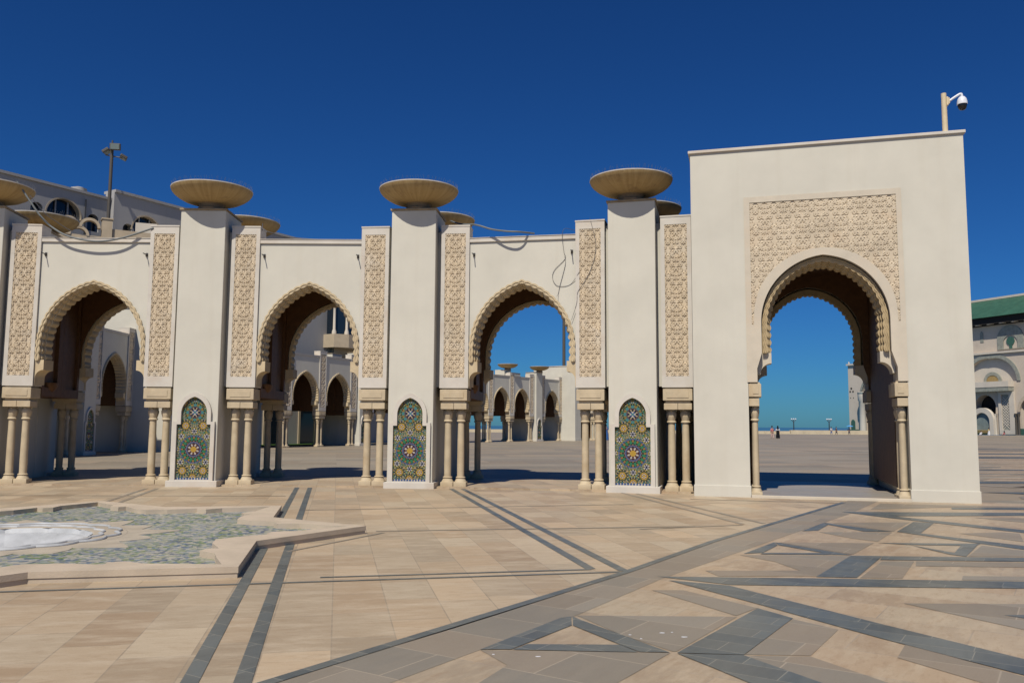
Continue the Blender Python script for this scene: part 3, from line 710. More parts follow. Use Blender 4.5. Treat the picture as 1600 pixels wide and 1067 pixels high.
DARK = [
 [(1.61,9.53),(3.39,9.47),(5.55,9.35),(9.5,9.1),(9.5,8.7),(5.31,8.95),(3.79,8.99),(2.31,9.06)],
 [(1.70,9.30),(2.28,9.02),(3.12,7.34),(3.69,6.26),(4.6,4.6),(4.3,4.2),(3.45,5.86),(2.91,6.84),(2.51,7.68),(2.31,8.11)],
 [(1.22,6.37),(2.26,7.92),(2.45,7.52),(1.70,6.33)],
 [(1.22,6.35),(1.69,6.32),(2.01,5.68),(2.3,5.1),(1.9,5.0),(1.54,5.67),(1.39,6.00)],
 [(4.40,11.14),(4.80,11.12),(3.82,9.53),(3.38,9.56)],
 [(4.80,11.12),(6.58,11.05),(11,10.9),(11,10.55),(6.39,10.73),(4.63,10.80)],
 [(6.50,16.85),(10.10,16.88),(16,16.9),(16,16.3),(9.77,16.33),(7.19,16.09),(8.38,14.03),(10.3,10.6),(10.1,10.2),(8.15,13.65),(6.86,15.95)],
 [(6.16,13.71),(7.10,15.14),(7.38,14.97),(6.44,13.51),(7.25,12.16),(8.2,10.5),(7.95,10.1),(7.02,11.78),(6.39,13.16)],
 [(4.38,7.69),(5.6,7.75),(4.48,7.56)],
 [(-0.22,6.43),(0.44,7.49),(0.53,7.53),(0.51,7.21),(0.12,6.61),(0.01,6.44)],
 [(0.54,7.54),(0.61,7.39),(1.17,6.38),(0.95,6.39),(0.83,6.60),(0.52,7.20)],
 [(0.02,6.43),(0.13,6.59),(0.83,6.59),(0.94,6.38)],
 [(3.04,11.25),(3.79,12.38),(3.74,12.06),(3.32,11.35)],
 [(3.80,12.38),(4.44,11.20),(4.06,11.23),(4.11,11.40),(3.76,12.08)],
 [(3.25,11.22),(3.32,11.33),(4.09,11.36),(4.12,11.21)],
 [(4.65,13.72),(5.43,14.90),(5.40,14.61),(4.93,13.80)],
 [(5.45,14.94),(6.08,13.70),(5.64,13.71),(5.41,14.62)],
 [(5.27,12.37),(6.75,12.36),(6.56,12.13),(5.67,12.19)],
 [(5.65,12.16),(5.90,11.45),(6.36,12.15),(6.57,12.13),(5.88,11.12),(5.76,11.30)],
 [(9.2,17.9),(16,17.9),(16,17.5),(9.0,17.5)],
 [(11.5,19.3),(30,19.8),(30,19.2),(12,18.8)], [(12.2,22.2),(30,23.5),(30,22.5),(13,21.6)], [(12.5,26.5),(40,28.5),(40,27.2),(14,25.7)], [(14,20.4),(15.2,21.4),(17,21.2),(15.6,20.2)],
]
GREY = [
 [(-0.22,6.42),(1.17,6.37),(0.70,5.65),(.1,4.7),(-.6,4.7),(-0.02,6.03)],
 [(0.58,7.58),(1.98,7.57),(1.23,6.42),(1.20,6.41),(0.88,6.91)],
 [(2.44,7.49),(2.69,7.12),(2.18,6.32),(1.71,6.34)],
 [(1.70,6.31),(2.17,6.30),(2.45,5.69),(2.8,5.0),(2.4,5.0),(2.01,5.68)],
 [(3.03,6.67),(3.43,5.83),(3.8,5.1),(3.5,4.7),(3.07,5.70),(2.79,6.28)],
 [(3.71,8.18),(4.85,8.18),(6.5,8.1),(5.2,6.2),(4.23,7.16)],
 [(4.61,10.70),(5.02,10.72),(4.31,9.50),(3.85,9.52)],
 [(5.04,10.72),(6.34,10.66),(9.5,10.5),(9.5,10.2),(6.13,10.30),(4.86,10.35)],
 [(5.07,9.68),(5.75,9.67),(9.5,9.6),(9.5,9.3),(5.59,9.40),(4.93,9.44)],
 [(1.43,8.75),(1.75,8.76),(2.26,7.93),(1.98,7.61)],
 [(2.96,11.15),(4.40,11.14),(3.40,9.59),(3.25,10.62)],
 [(2.24,9.94),(3.41,9.98),(3.40,9.62),(2.31,9.57)],
 [(3.85,12.36),(5.22,12.37),(4.47,11.25)],
 [(5.58,14.91),(7.02,15.10),(6.11,13.73)],
 [(4.88,13.61),(6.04,13.61),(5.34,12.52),(5.10,12.88)],
 [(7.06,13.54),(7.51,12.59),(8.05,13.6),(7.81,13.72)],
 [(6.67,12.18),(6.97,11.69),(6.63,11.13),(5.91,11.14)],
 [(8.08,18.75),(10.15,18.33),(16,18.2),(16,18.0),(9.2,17.95),(7.3,17.4)],
 [(8.6,15.9),(16,15.6),(16,14.4),(9.4,14.6)], [(12.4,20.9),(30,21.6),(30,20.6),(12.0,20.1)], [(13.0,25.0),(34,26.6),(34,25.0),(14.2,23.9)],
]
def overlays(name, polys, z, mat):
    mb = MB()
    for i, p in enumerate(polys): mb.flat(p, [], z+.00003*i)
    structure(name, mb.mesh(name, mat))
overlays('granite_inlay', GREY, .0068, 'granite')
overlays('dark_marble_inlay', STR[:6]+DARK, .0088, 'green'); overlays('granite_strips', STR[6:], .0088, 'granite')
EDGE = [(-3.9, 2.1), (-1.31, 5.95), (1.33, 9.83), (2.9, 12.4), (7.38, 18.99)]
overlays('dark_marble_edging', [strip(EDGE[i], EDGE[i+1], .10) for i in range(4)], .0105, 'green')
# long wedges of beige and grey stone that fan out to the right of the gateway
rs2 = random.Random(11); WB, WG, WD = [], [], []
y = 20.2
while y < 70:
    h = y*.028*rs2.uniform(.8, 1.5); x0 = 11.2+(y-19)*.42+rs2.uniform(0, 2.5); x1 = x0+rs2.uniform(5, 30); sl = rs2.uniform(-.06, .10)
    w_ = [(x0, y), (x1, y+sl*(x1-x0)), (x1+rs2.uniform(-2, 2), y+sl*(x1-x0)+h*rs2.uniform(.3, 1)), (x0+rs2.uniform(.5, 2.5), y+h)]
    rs2.choice([WB, WB, WG, WD]).append(w_); y += h*1.15
overlays('beige_wedge_inlay', WB, .0062, 'inlaybase'); overlays('grey_wedge_inlay', WG, .0074, 'granite'); overlays('dark_wedge_inlay', WD, .0086, 'green')
# droppings on the granite
rs = random.Random(3)
mb = MB()
for (x, y, r) in [(1.22, 6.97, .016), (1.37, 6.84, .018), (.95, 6.9, .008), (1.02, 6.78, .007), (.2, 6.25, .014), (-.12, 6.3, .007), (1.3, 6.99, .007)]:
    r *= .7; pl = [(x+r*(1+.5*rs.random())*cos(k*pi/5)*1.4, y+r*(.5+.5*rs.random())*sin(k*pi/5)) for k in range(10)]
    mb.prism(pl, [], .006, .0095, 'z')
o = thing('bird_droppings', mb.mesh('bird_droppings', 'white'), 'white bird droppings spattered on the grey granite paving', 'droppings'); o['kind'] = 'stuff'; del o['category']

# ------------------------------------------------------------------ fountain
ft = empty('fountain', 'low star shaped fountain with blue green mosaic floor and pink stone kerb', 'fountain', T(FC[0], FC[1], 0))
def loc(p): return [(x-FC[0], y-FC[1]) for x, y in p]
inner = []
for k in range(8):
    a0 = FA+45*k
    for da, r in ((-22.5, 3.05), (-17, 3.2), (-13, 3.45), (-11.5, 3.55), (-10, 3.45), (-7.5, 3.5), (-6.5, 3.8), (-3.5, 4.05), (0, 4.45), (3.5, 4.05), (6.5, 3.8), (7.5, 3.5), (10, 3.45), (11.5, 3.55), (13, 3.45), (17, 3.2)):
        a = radians(a0+da); r *= 1.06; inner.append((r*cos(a), r*sin(a)))
so = loc(star_o)
def shrink(p, d): return [(x*(1-d/hypot(x, y)), y*(1-d/hypot(x, y))) for x, y in p]
mb = MB(); mb.prism(shrink(so, .012), [inner], -.02, .058, 'z'); mb.prism(so, [shrink(inner, -.004)], .058, .125, 'z')
part('kerb', mb.mesh('kerb', 'kerb'), ft)
ring = lambda r, n=64: [(r*cos(2*pi*k/n), r*sin(2*pi*k/n)) for k in range(n)]
mb = MB(); mb.prism([(x*1.03, y*1.03) for x, y in inner], [ring(1.62)], .02, .05, 'z'); part('mosaic_floor', mb.mesh('mosaic_floor', 'zfloor'), ft)
lob = []
for k in range(16):
    for j in range(6):
        a = radians(FA)+2*pi*(k+j/6)/16; r = (2.0 if k % 2 else 1.95)+(.62 if k % 2 == 0 else .3)*(1-abs(j/3-1)); lob.append((r*cos(a), r*sin(a)))
mb = MB(); mb.prism([(x*.9, y*.9) for x, y in lob], [ring(1.55)], .045, .056, 'z'); part('stone_rosette', mb.mesh('stone_rosette', 'rosette'), ft)
mb = MB()
def torus(mb, R, z, r, lobes, amp, n=128, m=8):
    vs = []; fs = []
    for i in range(n):
        a = 2*pi*i/n; rr = R+amp*abs(sin(lobes*a/2))
        for j in range(m): bb = 2*pi*j/m; vs.append(((rr+r*cos(bb))*cos(a), (rr+r*cos(bb))*sin(a), z+r*sin(bb)))
    for i in range(n):
        for j in range(m): fs.append((i*m+j, ((i+1) % n)*m+j, ((i+1) % n)*m+(j+1) % m, i*m+(j+1) % m))
    mb.add(vs, fs, 0, True)
torus(mb, 1.42, .07, .022, 16, .09); torus(mb, 1.21, .062, .022, 16, .07)
part('lobed_rim', mb.mesh('lobed_rim', 'marble'), ft)
mb = MB(); mb.lathe([(1.60, .053), (1.57, .062), (1.14, .058), (1.12, .05)], 0, 0, 64, cap=False, smooth=False); part('inner_ring', mb.mesh('inner_ring', 'rosette'), ft)
mb = MB(); mb.lathe([(1.14, .052), (1.11, -.01), (1.03, -.02), (.45, -.32), (.02, -.34)], 0, 0, 12, cap=False, smooth=False); part('marble_bowl', mb.mesh('marble_bowl', 'marble'), ft)
mb = MB()
for k in range(14):
    a = 2*pi*k/14; mb.tube([(.55*cos(a), .55*sin(a), -.34), (.57*cos(a), .57*sin(a), -.18)], [.02, .012], 8)
part('water_jets', mb.mesh('water_jets', 'dark'), ft)

# ------------------------------------------------------------------ small fittings on the arcade
def spot_proto():
    r = empty('wall_spotlight', '', 'spotlight', None, 'small spotlights on the arcade walls')
    p = part('bracket', MB().box(-.03, .03, -.012, .0, -.05, .05, b=.004).tube([(0, 0, 0), (0, -.24, .0)], .013).mesh('bracket', 'dark'), r)
    part('lamp_head', MB().lathe([(.012, .035), (.026, .03), (.026, -.03), (.012, -.035)], 0, 0, 14).mesh('lamp_head', 'bronze'), r, T(0, -.03, -.005))
    return r
bays = [(F[i]@Vector((1.49, 0, 0)), F[i+1]@Vector((-1.49, 0, 0))) for i in range(1, 4)]
sl = ['dark spotlight under the outer end of the swagged cable, beside the carved pilaster', 'dark spotlight on the swagged cable wall, next to the narrow pier pilaster',
      'dark spotlight on the arch wall without cables, at the swagged cable side', 'dark spotlight on the arch wall without cables, towards the middle pier',
      'dark spotlight on the looped wire wall, next to the middle pier pilaster', 'dark spotlight beside the loop of thin wire near the gateway pier']
k = 0; proto = None
for p, q in bays:
    d = (q-p).normalized(); ang = degrees(atan2(d.y, d.x))
    for pt, s in ((p, 1), (q, -1)):
        o = spot_proto() if proto is None else copy_tree(proto)
        proto = proto or o
        w = pt+d*(.12*s if s > 0 else -.10); n = Vector((-d.y, d.x, 0))
        o.matrix_world = T(w.x+n.x*.056, w.y+n.y*.056, 6.23)@RZ(ang); o['label'] = sl[k]; k += 1
def smooth_path(pts, n=8):
    P = [Vector(p) for p in pts]; out = []
    for i in range(len(P)-1):
        p0, p1, p2, p3 = P[max(i-1, 0)], P[i], P[i+1], P[min(i+2, len(P)-1)]
        for j in range(n):
            t = j/n; out.append(.5*((2*p1)+(p2-p0)*t+(2*p0-5*p1+4*p2-p3)*t*t+(-p0+3*p1-3*p2+p3)*t**3))
    return out+[P[-1]]
def near(pts, k): return [Vector((p.x*k, p.y*k, 1.65+(p.z-1.65)*k)) for p in map(Vector, pts)]
def onplane(O, ang, ln, uz):
    u = Vector((cos(radians(ang)), sin(radians(ang)), 0)); n = Vector((-u.y, u.x, 0)); return [Vector((O[0], O[1], 0))+u*a+n*(ln[i] if isinstance(ln, list) else ln)+Vector((0, 0, z)) for i, (a, z) in enumerate(uz)]
pts = onplane((-11.73, 23.26), 1.5, [-.1, -.05, 0, 0, 0, 0, 0, .12], [(-2.16, 8.36), (-1.76, 7.77), (-1.47, 7.37), (-1.10, 7.05), (-.65, 6.83), (.07, 6.71), (.77, 6.81), (1.60, 7.14)])
thing('swagged_cable', MB().tube(smooth_path(near(pts, 0.969)), .026, 8).mesh('swagged_cable', 'cable'), 'thick grey cable swagged from a bowl rim across the arch wall', 'cable')
pts = onplane((-11.8, 22.7), 2, [.2, .35, .5, .7, .9, .95], [(-1.55, 7.9), (-1.2, 7.45), (-.95, 7.25), (-.5, 6.98), (.1, 6.88), (.6, 6.86)])
thing('thin_cable', MB().tube(smooth_path(near(pts, 0.969)), .009, 6).mesh('thin_cable', 'wire'), 'thin wire falling from the bowl rim behind the thick swagged cable', 'cable')
pts = [Vector((-1.9, 25.5, 7.9)), Vector((-1.5, 23.6, 7.35))]+onplane((.25, 22.5), -10, [.1, .0, -.12, -.08, .25], [(-1.3, 7.14), (-.85, 6.98), (-.4, 6.88), (-.05, 6.86), (.3, 6.88)])
thing('roof_cable', MB().tube(smooth_path(near(pts, 0.98)), .024, 8).mesh('roof_cable', 'cable'), 'grey cable running from a rear bowl over the pilaster onto the parapet', 'cable')
pts = onplane((.25, 22.5), -10, [.3, .1, .08, .13, .14, .14, .14, .14, .14, .14, .06], [(1.42, 6.93), (1.16, 6.95), (1.09, 6.74), (1.13, 6.32), (1.16, 6.13), (.88, 5.84), (.82, 5.62), (.92, 5.42), (1.13, 5.38), (1.33, 5.45), (1.56, 5.76)])
thing('wire_loop', MB().tube(smooth_path(near(pts, 0.9805)), .0055, 6).mesh('wire_loop', 'wire'), 'thin dark wire hanging in a round loop on the arch wall near the gateway', 'wire')
pts = onplane((.25, 22.5), -10, [.135]*5+[.05], [(1.15, 6.2), (1.17, 6.0), (1.09, 5.66), (1.02, 5.4), (.98, 5.2), (.95, 5.1)])
thing('wire_tail', MB().tube(smooth_path(near(pts, 0.9805)), .0055, 6).mesh('wire_tail', 'wire'), 'loose wire end dropping straight from the loop to the arch trim', 'wire')
pts = onplane((2.08, 22.28), -14, [-.06]*9, [(.0, 7.2), (.08, 6.9), (.16, 6.5), (.12, 6.1), (.0, 5.75), (-.16, 5.45), (-.33, 5.2), (-.36, 4.9), (-.5, 4.45)])
thing('pilaster_wire', MB().tube(smooth_path(near(pts, 0.981)), .0055, 6).mesh('pilaster_wire', 'wire'), 'thin wire straying down over the carved pilaster next to the wire loop', 'wire')
pts = [Vector((-7.9, 26.2, 7.95)), Vector((-7.3, 24.2, 7.3)), Vector((-7.0, 23.4, 7.08)), Vector((-6.5, 23.5, 6.95)), Vector((-5.8, 23.5, 6.87)), Vector((-5.2, 23.6, 6.86))]
thing('parapet_wire', MB().tube(smooth_path(near(pts, 0.974)), .010, 6).mesh('parapet_wire', 'wire'), 'thin wire trailing from a rear bowl onto the parapet of the cable-free arch wall', 'wire')

# security camera on the gate
cam_root = empty('security_camera', 'white dome security camera on a cream post above the gateway corner', 'security camera', G0@T(5.86, .25, GH+.09))
part('post', MB().lathe([(.062, 0), (.058, 1.0)], 0, 0, 16).mesh('post', 'cream'), cam_root)
mb = MB(); mb.box(.045, .085, -.06, .06, .70, .90, b=.008); mb.box(.085, .12, -.04, .04, .74, .88, b=.008); part('wall_mount', mb.mesh('wall_mount', 'cream'), cam_root)
part('arm', MB().tube(smooth_path([(.1, 0, .80), (.22, 0, .88), (.34, 0, .95), (.38, 0, .94), (.385, 0, .86)], 5), .028, 10).mesh('arm', 'white'), cam_root)
h = part('housing', MB().lathe([(.03, .89), (.06, .88), (.095, .83), (.112, .76), (.114, .70), (.105, .695)], .385, 0, 24).mesh('housing', 'white'), cam_root)
part('lens_dome', MB().lathe([(.104, .70), (.102, .66), (.085, .60), (.05, .565), (.005, .555)], .385, 0, 24).mesh('lens_dome', 'black'), h)

# ------------------------------------------------------------------ masts
ms = empty('floodlight_mast', 'tall brown mast carrying a cluster of floodlights behind the cable-hung arcade wall', 'floodlight mast', T(-26.35, 54, 0)@S(1.34, 1.34, 1.312))
part('pole', MB().lathe([(.11, 0), (.075, 15.0)], 0, 0, 12).mesh('pole', 'bronze'), ms)
part('finial', MB().lathe([(.05, 15.0), (.04, 15.35)], 0, 0, 8).mesh('finial', 'bronze'), ms)
fl = MB().box(-.25, .25, -.07, .07, -.15, .19, b=.03).mesh('floodlight', 'bronze'); gl = MB().box(-.2, .2, -.085, -.068, -.11, .15, b=.005).mesh('lamp_glass', 'titan')
for (x, y, z, rz, rx) in [(.22, -.15, 14.95, 10, 8), (-.3, .05, 14.8, 95, 55), (.55, .1, 14.5, -60, 65)]:
    f_ = part('floodlight', fl, ms, T(x, y, z)@RZ(rz)@Matrix.Rotation(radians(rx), 4, 'X')); part('lamp_glass', gl, f_)
part('cross_arm', MB().tube([(-.3, 0, 14.6), (.55, 0, 14.45)], .03).mesh('cross_arm', 'bronze'), ms)
thing('light_mast', MB().lathe([(.26, 0), (.2, 8), (.17, 22.0)], 0, 0, 12).lathe([(.5, 22), (.5, 22.4), (.2, 22.6)], 0, 0, 12).mesh('light_mast', 'bronze'), 'tall bare mast seen through the arch behind the far white gate wall', 'mast', T(6.55, 106, 0))

# ------------------------------------------------------------------ far arcades
c62, s62 = cos(radians(62)), sin(radians(62))
def seq(x, y, deg, kinds, start=0):
    out = []; p = start
    for k, kd in enumerate(kinds):
        if k: p += 2.91+(1.53 if kinds[k-1] == 'pier' else HW)+(1.53 if kd == 'pier' else HW)
        out.append((x+p*cos(radians(deg)), y+p*sin(radians(deg)), deg, kd, 0))
    return out
elC = seq(-17.7, 57.35, 62, ['pil', 'pil', 'pil', 'pier', 'pil'])
elC = [(-14.27+(k-2)*3.7*c62, 63.9+(k-2)*3.7*s62, 62, 'pil', 0) for k in range(3)]
elC.append((-14.27+(3.7+PW)*c62, 63.9+(3.7+PW)*s62, 62, 'pier', 0)); elC.append((-14.27+(3.7+2*PW+3.7)*c62, 63.9+(3.7+2*PW+3.7)*s62, 62, 'pil', 0))
aC, FC_, BC_ = make_arcade('shaded grey-white arcade across the courtyard in front of the bay window', elC, (-14.27, 63.9, 0), True)
bowl_thing(FC_[3]@T(0, -.22, 7.65), 'distant stone bowl above the courtyard arcade under the bay window', 'stone bowls on the distant arcades', False)
elD = [(.06-(1)*2.12*2, 88.2-3.03*2, 55, 'pil', 0), (.06-2.12, 88.2-3.03, 55, 'pil', 0), (.06, 88.2, 55, 'pil', 0)]
c55, s55 = cos(radians(55)), sin(radians(55))
elD += [(.06+(3.7+PW)*c55, 88.2+(3.7+PW)*s55, 55, 'pier', 0), (.06+(7.4+2*PW)*c55, 88.2+(7.4+2*PW)*s55, 55, 'pil', 0)]
aD, FD, BD = make_arcade('far sunlit arcade across the plaza, ending at a plain white gate wall', elD, (2.8, 92.2, 0), True)
bowl_thing(FD[3]@T(0, -.22, 7.65), 'distant stone bowl on the far arcade pier, in front of the white gate wall', 'stone bowls on the distant arcades', False)
bowl_thing(FD[2]@T(0, .6, 7.65), 'distant stone bowl on the far arcade, standing clear against the sky', 'stone bowls on the distant arcades', False)
part('pier', MB().box(-.6, .6, .61, 1.8, 6.2, 7.47).mesh('pier', 'plaster'), aD, T(2.8, 92.2, 0).inverted()@FD[2])
make_gate('far gateway with a bright blank side wall, past the distant arcade', T(7.15, 95.3)@RZ(55))
elA = [(-22.3, 38.6, 90, 'pier', 0), (-22.25, 44.3, 90, 'pier', 0), (-22.25, 49.25, 90, 'pil', 0)]
aA, FA_, BA_ = make_arcade('shaded side arcade with one pointed arch, seen through the arch under the swagged cable', elA, (-22.2, 44.3, 0), True)
make_gate('tall side gateway with sunlit top, beyond the shaded side arcade', T(-20.4, 49.66)@RZ(90))

# ------------------------------------------------------------------ big building behind
BA = degrees(atan2(.861, .507)); BM = T(-15.7, 75)@RZ(BA)
bl = empty('large_building', 'grey-white building with sloping-away roofline and round-topped windows, behind the arcade', 'building', BM)
def arch_poly(u, z0, hw, zs, n=14): return [(u-hw, z0), (u+hw, z0)]+[(u+hw*cos(pi*k/n), zs+hw*sin(pi*k/n)) for k in range(n+1)]
wins = [(-25.6, 14.3, 1.2, 14.75), (-19.85, 14.3, 1.15, 14.85)]
sm = [(-27.35, 14.2, .4, 14.9), (-23.6, 14.2, .4, 14.95), (-21.25, 14.2, .42, 14.75), (-17.9, 14.2, .42, 14.75)]
mb = MB()
mb.prism([(-70, 0), (-22.4, 0), (-22.4, 16.55), (-70, 16.55)], [arch_poly(*w) for w in wins[:1]+sm[:2]], 0, .6)
mb.prism([(-22.4, 0), (11, 0), (11, 17.1), (-22.4, 17.1)], [arch_poly(*w) for w in wins[1:]+sm[2:]], -.35, .6)
mb.box(-70, 11, .62, 22, 0, 16.0)
part('wall', mb.mesh('wall', 'grey_render'), bl)
mb = MB(); mb.box(-70, -22.42, -.12, .8, 16.55, 16.72); mb.box(-22.4, 11.1, -.47, .8, 17.1, 17.28); part('roof_coping', mb.mesh('roof_coping', 'grey_render'), bl)
for k, (u, z0, hw, zs) in enumerate(wins+sm):
    y0 = 0 if u < -22.4 else -.35
    if k < 2:
        mb = MB(); mb.prism(arch_poly(u, z0, hw+.12, zs), [arch_poly(u, z0-.01, hw-.02, zs)] if False else [], 9, 9.01) if False else None
        A = [(u+(hw+.05)*cos(pi*j/20), zs+(hw+.05)*sin(pi*j/20)) for j in range(21)][::-1]; Bq = [(u+(hw-.05)*cos(pi*j/20), zs+(hw-.05)*sin(pi*j/20)) for j in range(21)][::-1]
        mb.band(A, Bq, y0-.02, y0+.4); f_ = part('window_frame', mb.mesh('window_frame', 'beige_trim'), bl)
        mb = MB(); mb.box(u-.45, u-.37, y0+.28, y0+.36, z0, zs+hw*.9); mb.box(u+.37, u+.45, y0+.28, y0+.36, z0, zs+hw*.9); part('mullion', mb.mesh('mullion', 'grey_render'), f_)
        part('pane', MB().prism(arch_poly(u, z0, hw, zs), [], y0+.4, y0+.43).mesh('pane', 'winglass'), f_)
    else: part('window_pane', MB().prism(arch_poly(u, z0, hw, zs), [], y0+.4, y0+.43).mesh('window_pane', 'winglass'), bl)
part('drainpipe', MB().tube([(-24.2, -.06, 11), (-24.2, -.06, 16.2)], .04).mesh('drainpipe', 'dark'), bl)
part('roof_vent', MB().lathe([(.5, 16.72), (.5, 16.95), (.2, 17.05)], -24.4, .5, 12).mesh('roof_vent', 'grey_render'), bl)
# bay window
bw = part('bay_window', MB().prism([(-2.0, -.36), (-2.0, -1.6), (-.9, -2.3), (.9, -2.3), (2.0, -1.6), (2.0, -.36)], [], 8.3, 9.45, 'z').prism([(-1.2, -.36), (-1.2, -.9), (1.2, -.9), (1.2, -.36)], [], 7.6, 8.3, 'z').mesh('bay_window', 'beige_trim'), bl)
part('bay_roof', MB().prism([(-1.9, -.36), (-1.9, -1.4), (-.9, -2.1), (.9, -2.1), (1.9, -1.4), (1.9, -.36)], [], 13.0, 14.0, 'z').mesh('bay_roof', 'beige_trim'), bl)
part('pane', MB().prism([(-1.6, -.36), (-1.6, -1.2), (-.8, -1.8), (.8, -1.8), (1.6, -1.2), (1.6, -.36)], [], 9.45, 13, 'z').mesh('pane', 'winglass'), bw)
for x, y in ((-1.75, -1.35), (-.85, -1.98), (.85, -1.98), (1.75, -1.35)):
    part('window_column', MB().lathe([(.2, 9.45), (.2, 9.65), (.12, 9.9), (.1, 12.7), (.18, 13)], x, y, 12).mesh('window_column', 'mosque2'), bw)
for u, w_, z1 in ((-3.8, .75, 3.5), (-7.5, .9, 4.0), (2.5, .9, 4.0), (-11.5, .9, 4.0)):
    f_ = part('door', MB().prism([(u-w_-.2, 0)]+[(u-w_-.2, z1-w_)]+[(u-(w_+.2)*cos(pi*k/12), z1-w_+(w_+.2)*sin(pi*k/12)) for k in range(13)]+[(u+w_+.2, 0)], [], -.45, -.36).mesh('door', 'beige_trim'), bl)
    part('pane', MB().prism([(u-w_, 0)]+[(u-w_*cos(pi*k/12), z1-w_+w_*sin(pi*k/12)) for k in range(13)]+[(u+w_, 0)], [], -.48, -.455).mesh('pane', 'winglass'), f_)
# scalloped parapet in front of the building, seen over the arcade
sp = empty('scalloped_screen', 'grey stone screen of overlapping arches with a square end post, above the cable-hung wall', 'stone screen', T(-25.8, 51.5, 0)@RZ(30))
mb = MB(); mb.box(-5, .3, .1, .6, 0, 13.2); mb.box(.28, .85, -.05, .7, 0, 14.3); mb.box(.23, .9, -.1, .75, 14.3, 14.38); mb.box(.85, 3.6, .1, .6, 0, 13.75)
part('screen_wall', mb.mesh('screen_wall', 'beige_trim'), sp)
ri = MB()
for row in range(2):
    for k in range(5):
        cx = -4.6+k*1.2+row*.6; cz = 13.15+row*.55
        if cx > 0.1: continue
        A = [(cx+.6*cos(pi*j/14), cz+.6*sin(pi*j/14)) for j in range(15)][::-1]; Bq = [(cx+.44*cos(pi*j/14), cz+.44*sin(pi*j/14)) for j in range(15)][::-1]
        ri.band(A, Bq, .05-.02*row, .45+.02*row)
part('arch_lattice', ri.mesh('arch_lattice', 'beige_trim'), sp)
sp2 = thing('roof_block', MB().box(-1.8, 1.6, -.3, 3, 0, 14.0).box(-.9, .4, -.35, .4, 14.0, 14.75).mesh('roof_block', 'mosque2'), 'low pale block seen just above the arcade wall, right of the floodlight mast', 'building block', T(-24.0, 55, 0)@RZ(20))

# lawn, palm and shrub in the courtyard
sheet('lawn', [(-40, 62), (-19, 62), (-13.5, 72), (-17, 73.5), (-40, 33)], [], .05, 'grass')
pt = empty('palm_tree', 'palm with whitewashed trunk behind the courtyard arcade', 'palm tree', T(-18.3, 76.5, 0)@T(.3, -1.5, 0))
part('trunk', MB().lathe([(.42, 0), (.34, .4), (.27, 1.8), (.26, 3.0)], 0, 0, 14).mesh('trunk', 'whitewash'), pt)
part('upper_trunk', MB().lathe([(.27, 3.0), (.4, 3.3), (.36, 5.0), (.42, 6.2), (.3, 6.6)], 0, 0, 14, lob=lambda k, a: .12*sin(7*a+k)).mesh('upper_trunk', 'bark'), pt)
mb = MB()
for k in range(26):
    a = 2.4*k; el = .9-1.5*(k/26); L = 2.6
    spine = [(L*t*cos(a)*(.35+.65*cos(el)), L*t*sin(a)*(.35+.65*cos(el)), 6.5+L*t*sin(el)-1.5*t*t) for t in np.linspace(0, 1, 9)]
    for i in range(1, 9):
        p = Vector(spine[i]); d = (p-Vector(spine[i-1])).normalized(); sd = d.cross(Vector((0, 0, 1))).normalized()
        for s in (-1, 1):
            for j in (0, .5):
                q0 = p-d*.3*j; tip = q0+sd*s*.55*(1-.05*i)+d*.35-Vector((0, 0, .22)); mb.add([q0-d*.05, q0+d*.05, tip], [(0, 1, 2)])
    mb.tube(spine, .02, 4)
part('crown', mb.mesh('crown', 'leaf'), pt)
sh = empty('garden_shrub', 'small dark green conical shrub behind the paired columns of the cable-hung arch', 'shrub', T(-21.6, 51.2, 0)@T(.9, 0, 0))
mb = MB()
for k in range(900):
    z = rng.uniform(.1, 1.75); r = (.42*(1-z/1.9)+.05)*rng.uniform(.5, 1.1); a = rng.uniform(0, 2*pi); p = Vector((r*cos(a), r*sin(a), z))
    d = Vector((cos(a), sin(a), rng.uniform(-.2, .9))).normalized()*.12; w = Vector((-sin(a), cos(a), rng.uniform(-.4, .4)))*.03
    mb.add([p-w, p+w, p+d], [(0, 1, 2)])
part('foliage', mb.mesh('foliage', 'leaf'), sh); part('stem', MB().tube([(0, 0, 0), (0, 0, 1.2)], .03).mesh('stem', 'bark'), sh)

# ------------------------------------------------------------------ mosque
MD = T(129.6, 225)@RZ(degrees(atan2(-.917, .40)))
mq = empty('mosque', 'huge pale pink stone mosque with green tiled roof at the far side of the plaza', 'mosque', MD)
def arch2(u, z0, hw, zs, zap, n=16, shoe=0):
    p = arch_pts(hw, zs, zap, n); p = [(u+x, z) for x, z in p]
    return [(u-hw+shoe, z0)]+p+[(u+hw-shoe, z0)]
mb = MB()
door_a = arch2(-4.1, 0, 3.1, 7.5, 10.7, 16, .5); door_b = arch2(8.8, 0, 2.9, 7.2, 10.2, 16, .5); big = arch2(-1.9, 14.1, 7.3, 14.2, 20.3, 24)
mb.prism([(-40.9, 0), (60, 0), (60, 21.6), (-40.9, 21.6)], [door_a, door_b, big], 0, 3)
mb.prism([(-52.2, 0), (-48.0, 0), (-48.0, 21.6), (-52.2, 21.6)], [], 0, 3)
mb.prism([(-48, 0), (-40.9, 0), (-40.9, 21.6), (-48, 21.6)], [arch2(-44.2, .1, 3.0, 9.5, 17.2)], 0, 3)
mb.box(-52.1, 60, 3.2, 60, 0, 21.5)
part('wall', mb.mesh('wall', 'mosque'), mq)
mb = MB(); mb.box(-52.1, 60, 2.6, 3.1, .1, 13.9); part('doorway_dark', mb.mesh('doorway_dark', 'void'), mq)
part('arch_tympanum', MB().box(-9.5, 5.8, 1.0, 1.4, 14.0, 20.6).mesh('arch_tympanum', 'mosque2'), mq)
